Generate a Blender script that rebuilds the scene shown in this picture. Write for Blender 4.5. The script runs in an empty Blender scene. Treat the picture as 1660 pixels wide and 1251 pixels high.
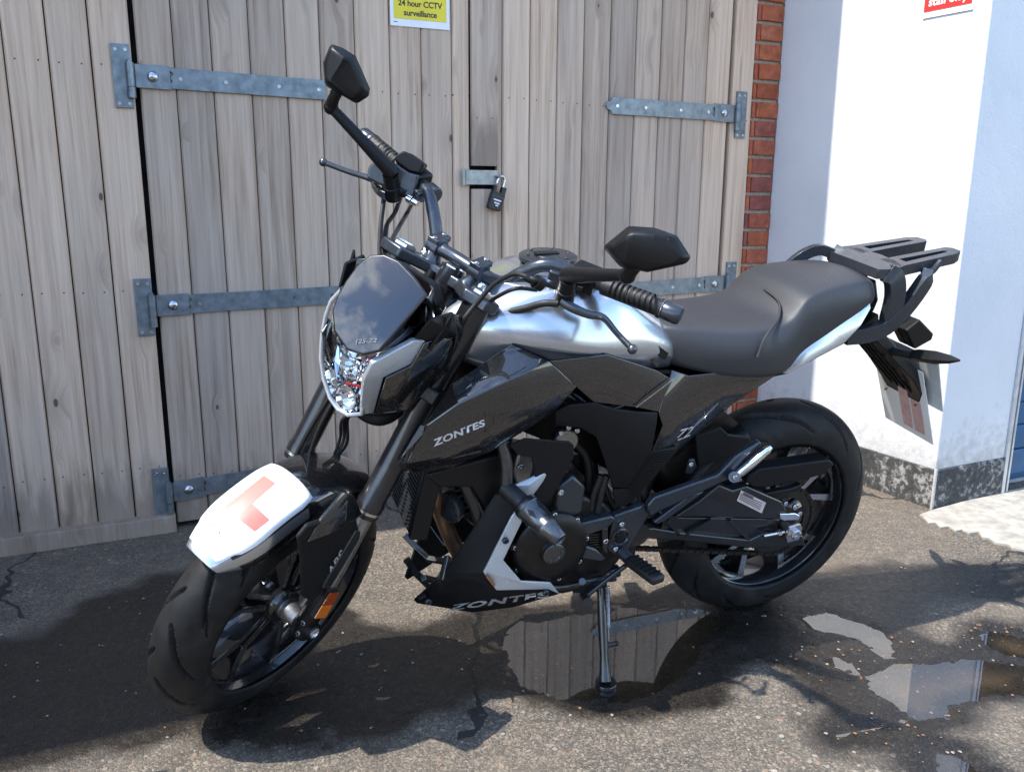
import bpy, bmesh, math, random
import numpy as np
from mathutils import Vector, Matrix

random.seed(7)
rng = np.random.default_rng(7)
scene = bpy.context.scene
COL = scene.collection
R = math.radians

# ------------------------------------------------------------------ camera
# pose found by fitting both wheels, the fork and the door verticals
CAM_H, FPX, PITCH, ROLL = 1.12633, 1381.261, 0.22244, 0.0057
IMG_W, IMG_H = 1660.0, 1251.0
cam_d = bpy.data.cameras.new("camera")
cam = bpy.data.objects.new("camera", cam_d)
COL.objects.link(cam)
cam_d.sensor_fit = 'HORIZONTAL'
cam_d.sensor_width = 36.0
cam_d.lens = FPX / IMG_W * 36.0
cam_d.clip_start = 0.02
cam_d.clip_end = 2000
c_fw = Vector((0, math.cos(PITCH), -math.sin(PITCH)))
c_up = Vector((0, math.sin(PITCH), math.cos(PITCH)))
c_ri = Vector((1, 0, 0))
CAM = Vector((0, 0, CAM_H))
_c, _s = math.cos(ROLL), math.sin(ROLL)
r_ri = c_ri * _c + c_up * _s          # image right axis
r_up = c_up * _c - c_ri * _s          # image up axis
cam.matrix_world = Matrix((
    (r_ri.x, r_up.x, -c_fw.x, CAM.x),
    (r_ri.y, r_up.y, -c_fw.y, CAM.y),
    (r_ri.z, r_up.z, -c_fw.z, CAM.z),
    (0, 0, 0, 1)))
scene.camera = cam

# ------------------------------------------------------------------ sky, sun, exposure
SUN_EL = R(59.0)
SUN_AZ_TO = R(203.4)      # direction from the yard towards the sun (math angle from +X)
world = bpy.data.worlds.new("World")
scene.world = world
world.use_nodes = True
wn = world.node_tree.nodes
wl = world.node_tree.links
wn.clear()
w_out = wn.new('ShaderNodeOutputWorld')
w_bg = wn.new('ShaderNodeBackground')
w_sky = wn.new('ShaderNodeTexSky')
w_sky.sky_type = 'NISHITA'
w_sky.sun_disc = False
w_sky.sun_elevation = SUN_EL
w_sky.sun_rotation = math.pi / 2 - SUN_AZ_TO
w_sky.air_density = 1.0
w_sky.dust_density = 0.25
w_sky.ozone_density = 3.0
# broken white cloud over the whole sky
w_tc = wn.new('ShaderNodeTexCoord')
w_map = wn.new('ShaderNodeMapping')
w_map.inputs['Scale'].default_value = (1.0, 1.0, 2.2)
w_ns = wn.new('ShaderNodeTexNoise')
w_ns.inputs['Scale'].default_value = 2.3
w_ns.inputs['Detail'].default_value = 9
w_ns.inputs['Roughness'].default_value = 0.58
w_cr = wn.new('ShaderNodeValToRGB')
w_cr.color_ramp.elements[0].position = 0.53
w_cr.color_ramp.elements[1].position = 0.72
w_mx = wn.new('ShaderNodeMix')
w_mx.data_type = 'RGBA'
w_mx.inputs[7].default_value = (9.5, 9.8, 10.2, 1)
w_ml = wn.new('ShaderNodeMath')
w_ml.operation = 'MULTIPLY'
w_ml.inputs[1].default_value = 0.8
wl.new(w_tc.outputs['Generated'], w_map.inputs['Vector'])
wl.new(w_map.outputs['Vector'], w_ns.inputs['Vector'])
wl.new(w_ns.outputs['Fac'], w_cr.inputs['Fac'])
wl.new(w_cr.outputs['Color'], w_ml.inputs[0])
wl.new(w_ml.outputs[0], w_mx.inputs[0])
wl.new(w_sky.outputs['Color'], w_mx.inputs[6])
wl.new(w_mx.outputs[2], w_bg.inputs['Color'])
wl.new(w_bg.outputs['Background'], w_out.inputs['Surface'])
w_bg.inputs['Strength'].default_value = 0.15

sun_d = bpy.data.lights.new("sun", 'SUN')
sun_d.energy = 2.45
sun_d.angle = R(0.53)
sun_d.color = (1.0, 0.955, 0.89)
sun = bpy.data.objects.new("sun", sun_d)
COL.objects.link(sun)
sun_dir = Vector((math.cos(SUN_EL) * math.cos(SUN_AZ_TO), math.cos(SUN_EL) * math.sin(SUN_AZ_TO), math.sin(SUN_EL)))
sun.rotation_euler = sun_dir.to_track_quat('Z', 'Y').to_euler()
sun.location = (0, 0, 8)

scene.view_settings.view_transform = 'Standard'
scene.view_settings.look = 'None'
scene.view_settings.gamma = 1.0
scene.view_settings.exposure = 1.75
scene.view_settings.use_curve_mapping = False
scene.render.film_transparent = False
try:
    scene.cycles.max_bounces = 10
    scene.cycles.transparent_max_bounces = 12
except Exception:
    pass

# ------------------------------------------------------------------ pixel -> place
def ray(u, v):
    a, b = u - IMG_W / 2, v - IMG_H / 2
    d = c_fw * FPX + r_ri * a - r_up * b
    return d.normalized()

def ground_at(u, v, z=0.0):
    d = ray(u, v)
    return CAM + d * ((z - CAM_H) / d.z)

# motorcycle pose: yaw, lean, small pitch; steering about the raked head axis
BX, BY, BYAW, BLEAN, BPIT = 0.65747, 2.2278, 3.50363, -0.18679, 0.00467
STEER_A, WB, R_REAR, R_FRONT, W_REAR, W_FRONT, RAKE, F_OFF, F_Y = 0.66335, 1.28939, 0.31267, 0.2908, 0.1384, 0.1170, 0.4623, 0.03575, 0.1049
BIKE = (Matrix.Translation((BX, BY, 0)) @ Matrix.Rotation(BYAW, 4, 'Z')
        @ Matrix.Rotation(BLEAN, 4, 'X') @ Matrix.Rotation(BPIT, 4, 'Y'))
BIKE_I = BIKE.inverted()
st_axis = Vector((-math.sin(RAKE), 0, math.cos(RAKE)))
st_fwd = Vector((math.cos(RAKE), 0, math.sin(RAKE)))
st_pt = Vector((WB, 0, R_FRONT)) - F_OFF * st_fwd
STEER = Matrix.Translation(st_pt) @ Matrix.Rotation(STEER_A, 4, st_axis) @ Matrix.Translation(-st_pt)
STEER_I = STEER.inverted()
_oB = BIKE_I @ CAM
_oS = STEER_I @ _oB
B3 = BIKE_I.to_3x3()
S3 = STEER_I.to_3x3() @ B3

def PB(u, v, y):
    """pixel -> bike frame, on the plane at lateral distance y (left positive)"""
    d = B3 @ ray(u, v)
    return _oB + d * ((y - _oB.y) / d.y)

def PS(u, v, y):
    """pixel -> steering frame (straight-ahead bike coordinates)"""
    d = S3 @ ray(u, v)
    return _oS + d * ((y - _oS.y) / d.y)

# door plane
D_TH = R(24.2)
D_E = Vector((math.cos(D_TH), math.sin(D_TH), 0))
D_N = Vector((math.sin(D_TH), -math.cos(D_TH), 0))
D0 = Vector((-1.156, 2.740, 0))

def DP(s, d, z):
    return D0 + D_E * s + D_N * d + Vector((0, 0, z))

# ------------------------------------------------------------------ object helpers
def link(o, parent=None):
    COL.objects.link(o)
    if parent is not None:
        o.parent = parent
    return o

def tag(o, label=None, cat=None, group=None, kind=None):
    if label: o["label"] = label
    if cat: o["category"] = cat
    if group: o["group"] = group
    if kind: o["kind"] = kind
    return o

def empty(name, mat=None, parent=None):
    o = bpy.data.objects.new(name, None)
    o.empty_display_size = 0.1
    link(o, parent)
    if mat is not None: o.matrix_world = mat
    return o

class MB:
    """collects vertices and faces of one mesh"""
    def __init__(self):
        self.v = []; self.f = []; self.m = []
    def add(self, vs, fs, mi=0):
        b = len(self.v)
        self.v += [tuple(x) for x in vs]
        self.f += [tuple(b + i for i in f) for f in fs]
        self.m += [mi] * len(fs)
        return self
    def box(self, c, ax, ay, az, mi=0):
        c = Vector(c); ax = Vector(ax); ay = Vector(ay); az = Vector(az)
        vs = [c + ax * i + ay * j + az * k for i in (-1, 1) for j in (-1, 1) for k in (-1, 1)]
        fs = [(0, 1, 3, 2), (4, 6, 7, 5), (0, 4, 5, 1), (2, 3, 7, 6), (0, 2, 6, 4), (1, 5, 7, 3)]
        return self.add(vs, fs, mi)
    def bar(self, a, b, w, h, up=(0, 0, 1), mi=0, w2=None, h2=None):
        a = Vector(a); b = Vector(b); d = (b - a).normalized(); up = Vector(up)
        x = d.cross(up)
        if x.length < 1e-6: x = d.cross(Vector((1, 0, 0)))
        x.normalize(); y = x.cross(d).normalized()
        w2 = w if w2 is None else w2; h2 = h if h2 is None else h2
        vs = [p + x * sx * ww / 2 + y * sy * hh / 2 for p, ww, hh in ((a, w, h), (b, w2, h2)) for sx, sy in ((-1, -1), (1, -1), (1, 1), (-1, 1))]
        return self.add(vs, [(3, 2, 1, 0), (4, 5, 6, 7), (0, 1, 5, 4), (1, 2, 6, 5), (2, 3, 7, 6), (3, 0, 4, 7)], mi)
    def tube(self, pts, r, n=12, mi=0, cap=True, closed=False):
        pts = [Vector(p) for p in pts]
        N = len(pts)
        rs = r if isinstance(r, (list, tuple)) else [r] * N
        b = len(self.v)
        prev = None
        for i, p in enumerate(pts):
            if closed:
                t = pts[(i + 1) % N] - pts[i - 1]
            else:
                t = pts[min(i + 1, N - 1)] - pts[max(i - 1, 0)]
            t.normalize()
            if prev is None:
                x = t.orthogonal().normalized()
            else:
                x = prev - t * prev.dot(t)
                x = x.normalized() if x.length > 1e-6 else t.orthogonal().normalized()
            prev = x
            y = t.cross(x)
            for k in range(n):
                a = 2 * math.pi * k / n
                self.v.append(tuple(p + (x * math.cos(a) + y * math.sin(a)) * rs[i]))
        rng_ = range(N if closed else N - 1)
        for i in rng_:
            j = (i + 1) % N
            for k in range(n):
                self.f.append((b + i * n + k, b + i * n + (k + 1) % n, b + j * n + (k + 1) % n, b + j * n + k)); self.m.append(mi)
        if cap and not closed:
            self.f.append(tuple(b + k for k in range(n))[::-1]); self.m.append(mi)
            self.f.append(tuple(b + (N - 1) * n + k for k in range(n))); self.m.append(mi)
        return self
    def cyl(self, a, b, r, r2=None, n=20, mi=0):
        return self.tube([a, b], [r, r if r2 is None else r2], n, mi)
    def revolve(self, prof, o, axis, n=32, mi=0, closed=False, ref=None, mis=None):
        """prof: (along axis, radius)"""
        o = Vector(o); ax = Vector(axis).normalized()
        x = ax.orthogonal().normalized() if ref is None else (Vector(ref) - ax * Vector(ref).dot(ax)).normalized()
        y = ax.cross(x)
        b = len(self.v); K = len(prof)
        for k in range(n):
            a = 2 * math.pi * k / n
            rd = x * math.cos(a) + y * math.sin(a)
            for (l, r) in prof:
                self.v.append(tuple(o + ax * l + rd * r))
        for k in range(n):
            k2 = (k + 1) % n
            for i in range(K if closed else K - 1):
                j = (i + 1) % K
                self.f.append((b + k * K + i, b + k2 * K + i, b + k2 * K + j, b + k * K + j)); self.m.append(mi if mis is None else mis[i])
        return self
    def prism(self, pts, vec, mi=0, mis=None):
        """polygon (3-D points) extruded by vec"""
        pts = [Vector(p) for p in pts]; vec = Vector(vec); n = len(pts)
        b = len(self.v)
        self.v += [tuple(p) for p in pts] + [tuple(p + vec) for p in pts]
        self.f.append(tuple(b + i for i in range(n))); self.m.append(mi)
        self.f.append(tuple(b + n + i for i in range(n))[::-1]); self.m.append(mi if mis is None else mis)
        for i in range(n):
            j = (i + 1) % n
            self.f.append((b + i, b + n + i, b + n + j, b + j)); self.m.append(mi if mis is None else mis)
        return self
    def sweep(self, pts, w, h, up=(0, 0, 1), mi=0):
        """rectangular section swept along a path, mitred"""
        pts = [Vector(p) for p in pts]; up = Vector(up); b = len(self.v); n = len(pts)
        ws = w if isinstance(w, (list, tuple)) else [w] * n
        hs = h if isinstance(h, (list, tuple)) else [h] * n
        for i, p in enumerate(pts):
            d = (pts[min(i + 1, n - 1)] - pts[max(i - 1, 0)]).normalized()
            x = d.cross(up); x = x.normalized() if x.length > 1e-5 else d.orthogonal().normalized(); y = x.cross(d)
            for sx, sy in ((-1, -1), (1, -1), (1, 1), (-1, 1)): self.v.append(tuple(p + x * sx * ws[i] / 2 + y * sy * hs[i] / 2))
        for i in range(n - 1):
            for k in range(4): self.f.append((b + i * 4 + k, b + i * 4 + (k + 1) % 4, b + i * 4 + 4 + (k + 1) % 4, b + i * 4 + 4 + k)); self.m.append(mi)
        self.f.append((b + 3, b + 2, b + 1, b)); self.f.append(tuple(b + (n - 1) * 4 + k for k in range(4))); self.m += [mi, mi]
        return self
    def ring(self, outer, inner, vec, mi=0):
        """flat frame: outer and inner outlines with the same number of points, extruded by vec"""
        n = len(outer); b = len(self.v); vec = Vector(vec)
        for L_ in (outer, inner): self.v += [tuple(Vector(p)) for p in L_]
        for L_ in (outer, inner): self.v += [tuple(Vector(p) + vec) for p in L_]
        for i in range(n):
            j = (i + 1) % n
            self.f += [(b + i, b + j, b + n + j, b + n + i), (b + 2 * n + i, b + 3 * n + i, b + 3 * n + j, b + 2 * n + j), (b + i, b + 2 * n + i, b + 2 * n + j, b + j), (b + n + i, b + n + j, b + 3 * n + j, b + 3 * n + i)]
            self.m += [mi] * 4
        return self
    def sphere(self, c, r, n=12, mi=0, sc=(1, 1, 1)):
        c = Vector(c); b = len(self.v); h = n // 2
        for i in range(h + 1):
            t = math.pi * i / h
            for k in range(n):
                a = 2 * math.pi * k / n
                self.v.append((c.x + r * sc[0] * math.sin(t) * math.cos(a), c.y + r * sc[1] * math.sin(t) * math.sin(a), c.z + r * sc[2] * math.cos(t)))
        for i in range(h):
            for k in range(n):
                self.f.append((b + i * n + k, b + (i + 1) * n + k, b + (i + 1) * n + (k + 1) % n, b + i * n + (k + 1) % n)); self.m.append(mi)
        return self
    def mirror(self):
        """add the copy mirrored in y"""
        n = len(self.v); nf = len(self.f)
        self.v += [(x, -y, z) for x, y, z in self.v]
        self.f += [tuple(i + n for i in f)[::-1] for f in self.f[:nf]]
        self.m += self.m[:nf]
        return self
    def xform(self, M):
        self.v = [tuple(M @ Vector(p)) for p in self.v]
        return self
    def build(self, name, mats, parent=None, smooth=None, bevel=0, bseg=2, sub=0, thick=0, toff=-1, steer=False, recalc=True, merge=0, label=None):
        if steer: self.xform(STEER)
        me = bpy.data.meshes.new(name)
        bm = bmesh.new()
        vs = [bm.verts.new(p) for p in self.v]
        for f, mi in zip(self.f, self.m):
            if len(set(f)) < 3: continue
            try:
                fa = bm.faces.new([vs[i] for i in f]); fa.material_index = mi
            except ValueError:
                pass
        if merge: bmesh.ops.remove_doubles(bm, verts=bm.verts, dist=merge)
        if recalc: bmesh.ops.recalc_face_normals(bm, faces=bm.faces)
        bm.to_mesh(me); bm.free()
        if not isinstance(mats, (list, tuple)): mats = [mats]
        for m in mats: me.materials.append(m)
        o = bpy.data.objects.new(name, me)
        link(o, parent)
        if thick:
            s = o.modifiers.new("solid", 'SOLIDIFY'); s.thickness = thick; s.offset = toff
            s.use_even_offset = True; s.thickness_clamp = 1.0
        if bevel:
            b = o.modifiers.new("bevel", 'BEVEL'); b.width = bevel; b.segments = bseg; b.limit_method = 'ANGLE'; b.angle_limit = R(28)
            b.use_clamp_overlap = True
        if sub:
            s = o.modifiers.new("sub", 'SUBSURF'); s.levels = sub; s.render_levels = sub
        if smooth is not None:
            for p in me.polygons: p.use_smooth = True
            if smooth < 170:
                try:
                    me.set_sharp_from_angle(angle=R(smooth))
                except Exception:
                    pass
        if label: o["label"] = label
        return o

def smooth_path(pts, n=8):
    """Catmull-Rom through the points"""
    P = [Vector(p) for p in pts]
    P = [P[0] * 2 - P[1]] + P + [P[-1] * 2 - P[-2]]
    out = []
    for i in range(1, len(P) - 2):
        for k in range(n):
            t = k / n
            a, b, c, d = P[i - 1], P[i], P[i + 1], P[i + 2]
            out.append(0.5 * ((2 * b) + (c - a) * t + (2 * a - 5 * b + 4 * c - d) * t * t + (3 * b - a - 3 * c + d) * t ** 3))
    out.append(P[-2])
    return out

# ------------------------------------------------------------------ materials
MATS = {}
def nodes_of(name):
    m = bpy.data.materials.new(name); m.use_nodes = True
    nt = m.node_tree; nt.nodes.clear()
    out = nt.nodes.new('ShaderNodeOutputMaterial'); bs = nt.nodes.new('ShaderNodeBsdfPrincipled')
    nt.links.new(bs.outputs[0], out.inputs['Surface'])
    return m, nt, bs, out

def N(nt, typ, **kw):
    n = nt.nodes.new(typ)
    for k, v in kw.items():
        if k.startswith('in_'):
            key = k[3:]
            key = int(key) if key.isdigit() else key.replace('_', ' ')
            n.inputs[key].default_value = v
        else:
            setattr(n, k, v)
    return n

def L(nt, a, b): nt.links.new(a, b)

def ramp(nt, fac, stops):
    r = N(nt, 'ShaderNodeValToRGB')
    el = r.color_ramp.elements
    while len(el) < len(stops): el.new(0.5)
    for e, (p, c) in zip(el, stops):
        e.position = p
        e.color = c if len(c) == 4 else (*c, 1)
    L(nt, fac, r.inputs['Fac'])
    return r.outputs['Color']

def mixc(nt, fac, a, b, mode='MIX'):
    m = N(nt, 'ShaderNodeMix', data_type='RGBA', blend_type=mode)
    for s, i in ((fac, 0), (a, 6), (b, 7)):
        if hasattr(s, 'is_output') or hasattr(s, 'links'):
            L(nt, s, m.inputs[i])
        else:
            m.inputs[i].default_value = s if not isinstance(s, tuple) or len(s) == 4 else (*s, 1)
    return m.outputs[2]

def mathn(nt, op, a, b=None, c=None, clamp=False):
    m = N(nt, 'ShaderNodeMath', operation=op, use_clamp=clamp)
    for i, s in enumerate((a, b, c)):
        if s is None: continue
        if hasattr(s, 'links'): L(nt, s, m.inputs[i])
        else: m.inputs[i].default_value = s
    return m.outputs[0]

def noise(nt, vec, scale, detail=4, rough=0.55, dist=0.0):
    n = N(nt, 'ShaderNodeTexNoise')
    n.inputs['Scale'].default_value = scale; n.inputs['Detail'].default_value = detail
    n.inputs['Roughness'].default_value = rough; n.inputs['Distortion'].default_value = dist
    if vec is not None: L(nt, vec, n.inputs['Vector'])
    return n.outputs['Fac']

def objcoord(nt, scale=(1, 1, 1), rand=0.0):
    tc = N(nt, 'ShaderNodeTexCoord')
    mp = N(nt, 'ShaderNodeMapping'); mp.inputs['Scale'].default_value = scale
    if rand:
        oi = N(nt, 'ShaderNodeObjectInfo')
        cb = N(nt, 'ShaderNodeCombineXYZ')
        L(nt, mathn(nt, 'MULTIPLY', oi.outputs['Random'], rand), cb.inputs[0])
        L(nt, mathn(nt, 'MULTIPLY', oi.outputs['Random'], rand * 0.37), cb.inputs[1])
        L(nt, mathn(nt, 'MULTIPLY', oi.outputs['Random'], rand * 1.7), cb.inputs[2])
        va = N(nt, 'ShaderNodeVectorMath', operation='ADD')
        L(nt, tc.outputs['Object'], va.inputs[0]); L(nt, cb.outputs[0], va.inputs[1])
        L(nt, va.outputs[0], mp.inputs['Vector'])
    else:
        L(nt, tc.outputs['Object'], mp.inputs['Vector'])
    return mp.outputs['Vector']

def bump(nt, bs, h, strength=0.3, dist=0.002):
    b = N(nt, 'ShaderNodeBump'); b.inputs['Strength'].default_value = strength; b.inputs['Distance'].default_value = dist
    L(nt, h, b.inputs['Height']); L(nt, b.outputs['Normal'], bs.inputs['Normal'])

def simple(name, col, rough=0.5, metal=0.0, coat=0.0, coat_rough=0.03, nscale=60, namt=0.15, bumpamt=0.0, spec=0.5, dirt=0.0):
    if name in MATS: return MATS[name]
    m, nt, bs, out = nodes_of(name)
    v = objcoord(nt)
    f = noise(nt, v, nscale, 5)
    lo = tuple(c * (1 - namt) for c in col); hi = tuple(min(1, c * (1 + namt)) for c in col)
    c = ramp(nt, f, [(0.3, lo), (0.7, hi)])
    if dirt:
        f2 = noise(nt, v, 9, 7, 0.65)
        k = ramp(nt, f2, [(0.5, (0, 0, 0)), (0.75, (dirt, dirt, dirt))])
        c = mixc(nt, k, c, (0.11, 0.095, 0.08))
    L(nt, c, bs.inputs['Base Color'])
    bs.inputs['Metallic'].default_value = metal
    bs.inputs['Specular IOR Level'].default_value = spec
    rr = ramp(nt, noise(nt, v, nscale * 0.4, 4), [(0.3, (rough * 0.85,) * 3), (0.7, (min(1, rough * 1.15),) * 3)])
    L(nt, rr, bs.inputs['Roughness'])
    bs.inputs['Coat Weight'].default_value = coat
    bs.inputs['Coat Roughness'].default_value = coat_rough
    if bumpamt: bump(nt, bs, noise(nt, v, nscale * 6, 3), bumpamt, 0.0006)
    MATS[name] = m
    return m
# ================================================================== SETTING
def wood_material():
    m, nt, bs, out = nodes_of("weathered_wood")
    v = objcoord(nt, (1, 1, 1), rand=37.0)
    sep = N(nt, 'ShaderNodeSeparateXYZ'); L(nt, v, sep.inputs[0])
    # knots: sparse voronoi cells, elongated along the plank
    kv = N(nt, 'ShaderNodeMapping'); kv.inputs['Scale'].default_value = (9.0, 0.5, 4.2); L(nt, v, kv.inputs['Vector'])
    vo = N(nt, 'ShaderNodeTexVoronoi'); vo.inputs['Scale'].default_value = 1.0; L(nt, kv.outputs[0], vo.inputs['Vector'])
    sc = N(nt, 'ShaderNodeSeparateColor'); L(nt, vo.outputs['Color'], sc.inputs[0])
    gate = mathn(nt, 'GREATER_THAN', sc.outputs[0], 0.30)
    size = mathn(nt, 'MULTIPLY_ADD', sc.outputs[1], 0.055, 0.040)
    kd = mathn(nt, 'DIVIDE', vo.outputs['Distance'], size)
    knot = mathn(nt, 'MULTIPLY', mathn(nt, 'SUBTRACT', 1.0, kd, clamp=True), gate, clamp=True)
    halo = mathn(nt, 'MULTIPLY', mathn(nt, 'SUBTRACT', 1.0, mathn(nt, 'DIVIDE', kd, 4.5), clamp=True), gate, clamp=True)
    # grain: stretched noise, bent round the knots
    wob = mathn(nt, 'MULTIPLY', halo, 0.035)
    gx = mathn(nt, 'ADD', sep.outputs[0], wob)
    gv = N(nt, 'ShaderNodeCombineXYZ'); L(nt, mathn(nt, 'MULTIPLY', gx, 55.0), gv.inputs[0]); L(nt, mathn(nt, 'MULTIPLY', sep.outputs[1], 20.0), gv.inputs[1]); L(nt, mathn(nt, 'MULTIPLY', sep.outputs[2], 1.6), gv.inputs[2])
    g1 = noise(nt, gv.outputs[0], 1.0, 5, 0.6, 0.4)
    gv2 = N(nt, 'ShaderNodeCombineXYZ'); L(nt, mathn(nt, 'MULTIPLY', gx, 190.0), gv2.inputs[0]); L(nt, sep.outputs[1], gv2.inputs[1]); L(nt, mathn(nt, 'MULTIPLY', sep.outputs[2], 5.0), gv2.inputs[2])
    g2 = noise(nt, gv2.outputs[0], 1.0, 3, 0.6)
    c = ramp(nt, g1, [(0.25, (0.215, 0.165, 0.132)), (0.47, (0.400, 0.335, 0.285)), (0.74, (0.530, 0.465, 0.410))])
    c2 = ramp(nt, g2, [(0.25, (0.42, 0.38, 0.35)), (0.36, (0.82, 0.80, 0.78)), (0.6, (1, 1, 1))])
    c = mixc(nt, 0.7, c, c2, 'MULTIPLY')
    # silver-grey weathering and per-plank tone
    big = noise(nt, v, 1.7, 4, 0.6)
    gk = ramp(nt, big, [(0.35, (0, 0, 0)), (0.7, (0.65, 0.65, 0.65))])
    c = mixc(nt, gk, c, (0.40, 0.375, 0.36))
    oi = N(nt, 'ShaderNodeObjectInfo')
    tone = ramp(nt, oi.outputs['Random'], [(0.0, (0.96, 0.88, 0.79)), (0.5, (1.30, 1.15, 0.98)), (1.0, (1.60, 1.37, 1.12))])
    c = mixc(nt, 1.0, c, tone, 'MULTIPLY')
    # rust-brown streaks
    sv = N(nt, 'ShaderNodeMapping'); sv.inputs['Scale'].default_value = (16, 16, 1.3); L(nt, v, sv.inputs['Vector'])
    st = ramp(nt, noise(nt, sv.outputs[0], 1.0, 3), [(0.66, (0, 0, 0)), (0.78, (0.55, 0.55, 0.55))])
    c = mixc(nt, st, c, (0.17, 0.105, 0.06))
    c = mixc(nt, mathn(nt, 'MULTIPLY', halo, 0.35), c, (0.16, 0.115, 0.085))
    kc = ramp(nt, kd, [(0.0, (0.03, 0.022, 0.018)), (0.55, (0.10, 0.065, 0.045)), (0.8, (0.045, 0.032, 0.026)), (1.0, (0.12, 0.09, 0.07))])
    kf = mathn(nt, 'MULTIPLY', mathn(nt, 'MULTIPLY', knot, 5.0, clamp=True), 0.85)
    c = mixc(nt, kf, c, kc)
    # nail heads in rows on the hidden rails
    tcn = N(nt, 'ShaderNodeTexCoord'); sn = N(nt, 'ShaderNodeSeparateXYZ'); L(nt, tcn.outputs['Object'], sn.inputs[0])
    ax_ = mathn(nt, 'ABSOLUTE', mathn(nt, 'SUBTRACT', mathn(nt, 'ABSOLUTE', sn.outputs[0]), 0.030))
    nail = None
    for zc in (0.16, 0.75, 1.43):
        dz = mathn(nt, 'ABSOLUTE', mathn(nt, 'SUBTRACT', sn.outputs[2], mathn(nt, 'MULTIPLY_ADD', oi.outputs['Random'], 0.014, zc)))
        d = mathn(nt, 'SQRT', mathn(nt, 'ADD', mathn(nt, 'MULTIPLY', ax_, ax_), mathn(nt, 'MULTIPLY', dz, dz)))
        m_ = mathn(nt, 'LESS_THAN', d, 0.0026)
        nail = m_ if nail is None else mathn(nt, 'MAXIMUM', nail, m_)
    c = mixc(nt, mathn(nt, 'MULTIPLY', nail, 0.9), c, (0.035, 0.028, 0.024))
    # damp, dirty foot of the boards, with a ragged upper limit
    dv = N(nt, 'ShaderNodeMapping'); dv.inputs['Scale'].default_value = (22, 22, 5); L(nt, v, dv.inputs['Vector'])
    lim = mathn(nt, 'MULTIPLY', noise(nt, dv.outputs[0], 1.0, 5, 0.65), 0.42)
    damp = mathn(nt, 'MULTIPLY', mathn(nt, 'SUBTRACT', lim, sn.outputs[2]), 7.0, clamp=True)
    c = mixc(nt, mathn(nt, 'MULTIPLY', damp, 0.55), c, (0.12, 0.095, 0.075))
    L(nt, c, bs.inputs['Base Color'])
    bs.inputs['Roughness'].default_value = 0.85
    bs.inputs['Specular IOR Level'].default_value = 0.25
    h = mathn(nt, 'ADD', mathn(nt, 'MULTIPLY', g1, 0.7), mathn(nt, 'MULTIPLY', g2, 0.5))
    bump(nt, bs, mathn(nt, 'SUBTRACT', h, knot), 0.5, 0.0022)
    return m

M_WOOD = wood_material()
M_GALV = simple("galvanised_steel", (0.20, 0.235, 0.255), 0.48, 0.75, nscale=35, namt=0.28, bumpamt=0.15)
M_BOLT = simple("zinc_bolt", (0.50, 0.52, 0.54), 0.25, 1.0, nscale=50)
M_DARKGAP = simple("dark_interior", (0.012, 0.011, 0.010), 0.9)

# ------------------------------------------------------------------ ground
PUDDLES = {
    'a': [(818, 1028), (842, 1008), (905, 1003), (960, 992), (1010, 984), (1075, 980), (1140, 985), (1185, 992), (1225, 1000), (1205, 1020), (1160, 1040),
          (1130, 1075), (1110, 1105), (1085, 1118), (1062, 1127), (1019, 1136), (942, 1134), (880, 1118), (842, 1108), (815, 1075)],
    'b': [(1288, 998), (1342, 992), (1400, 1012), (1453, 1036), (1458, 1058), (1429, 1060), (1385, 1031), (1308, 1018)],
    'c': [(1305, 1060), (1340, 1057), (1382, 1066), (1402, 1086), (1480, 1078), (1575, 1070), (1668, 1080), (1668, 1126), (1590, 1126), (1542, 1140), (1548, 1166), (1474, 1182), (1440, 1186), (1362, 1190), (1352, 1172), (1452, 1152), (1392, 1098), (1342, 1082)],
    'd': [(1488, 1206), (1512, 1201), (1560, 1212), (1580, 1238), (1640, 1270), (1600, 1300), (1530, 1280), (1492, 1226)],
    'e': [(1592, 1024), (1612, 1019), (1680, 1036), (1690, 1066), (1632, 1058), (1598, 1040)],
}
def gpoly(px): return np.array([tuple(ground_at(u, v))[:2] for u, v in px])
PUD = {k: gpoly(v) for k, v in PUDDLES.items()}
WET_SHADE = [gpoly(p) for p in (  # wet ground outlines, also drawn over the shadows of bike and left side
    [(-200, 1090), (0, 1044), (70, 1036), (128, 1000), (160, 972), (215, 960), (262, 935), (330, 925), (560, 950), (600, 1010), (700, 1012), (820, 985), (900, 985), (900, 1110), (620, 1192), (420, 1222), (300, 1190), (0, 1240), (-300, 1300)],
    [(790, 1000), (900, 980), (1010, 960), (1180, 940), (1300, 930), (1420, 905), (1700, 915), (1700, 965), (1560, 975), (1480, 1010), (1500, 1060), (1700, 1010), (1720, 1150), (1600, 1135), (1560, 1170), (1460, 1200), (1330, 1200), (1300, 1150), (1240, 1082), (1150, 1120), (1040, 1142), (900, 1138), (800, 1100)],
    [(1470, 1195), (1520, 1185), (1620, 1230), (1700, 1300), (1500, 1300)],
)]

def seg_dist(pts, poly):
    """signed distance to a polygon, negative inside (numpy)"""
    x, y = pts[:, 0], pts[:, 1]
    inside = np.zeros(len(pts), bool)
    best = np.full(len(pts), 1e9)
    n = len(poly)
    for i in range(n):
        a = poly[i]; b = poly[(i + 1) % n]
        ab = b - a
        t = np.clip(((x - a[0]) * ab[0] + (y - a[1]) * ab[1]) / (ab @ ab + 1e-12), 0, 1)
        d = np.hypot(x - a[0] - t * ab[0], y - a[1] - t * ab[1])
        best = np.minimum(best, d)
        cond = ((a[1] > y) != (b[1] > y))
        with np.errstate(divide='ignore', invalid='ignore'):
            xi = (b[0] - a[0]) * (y - a[1]) / (b[1] - a[1]) + a[0]
        inside ^= cond & (x < xi)
    return np.where(inside, -best, best)

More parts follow.
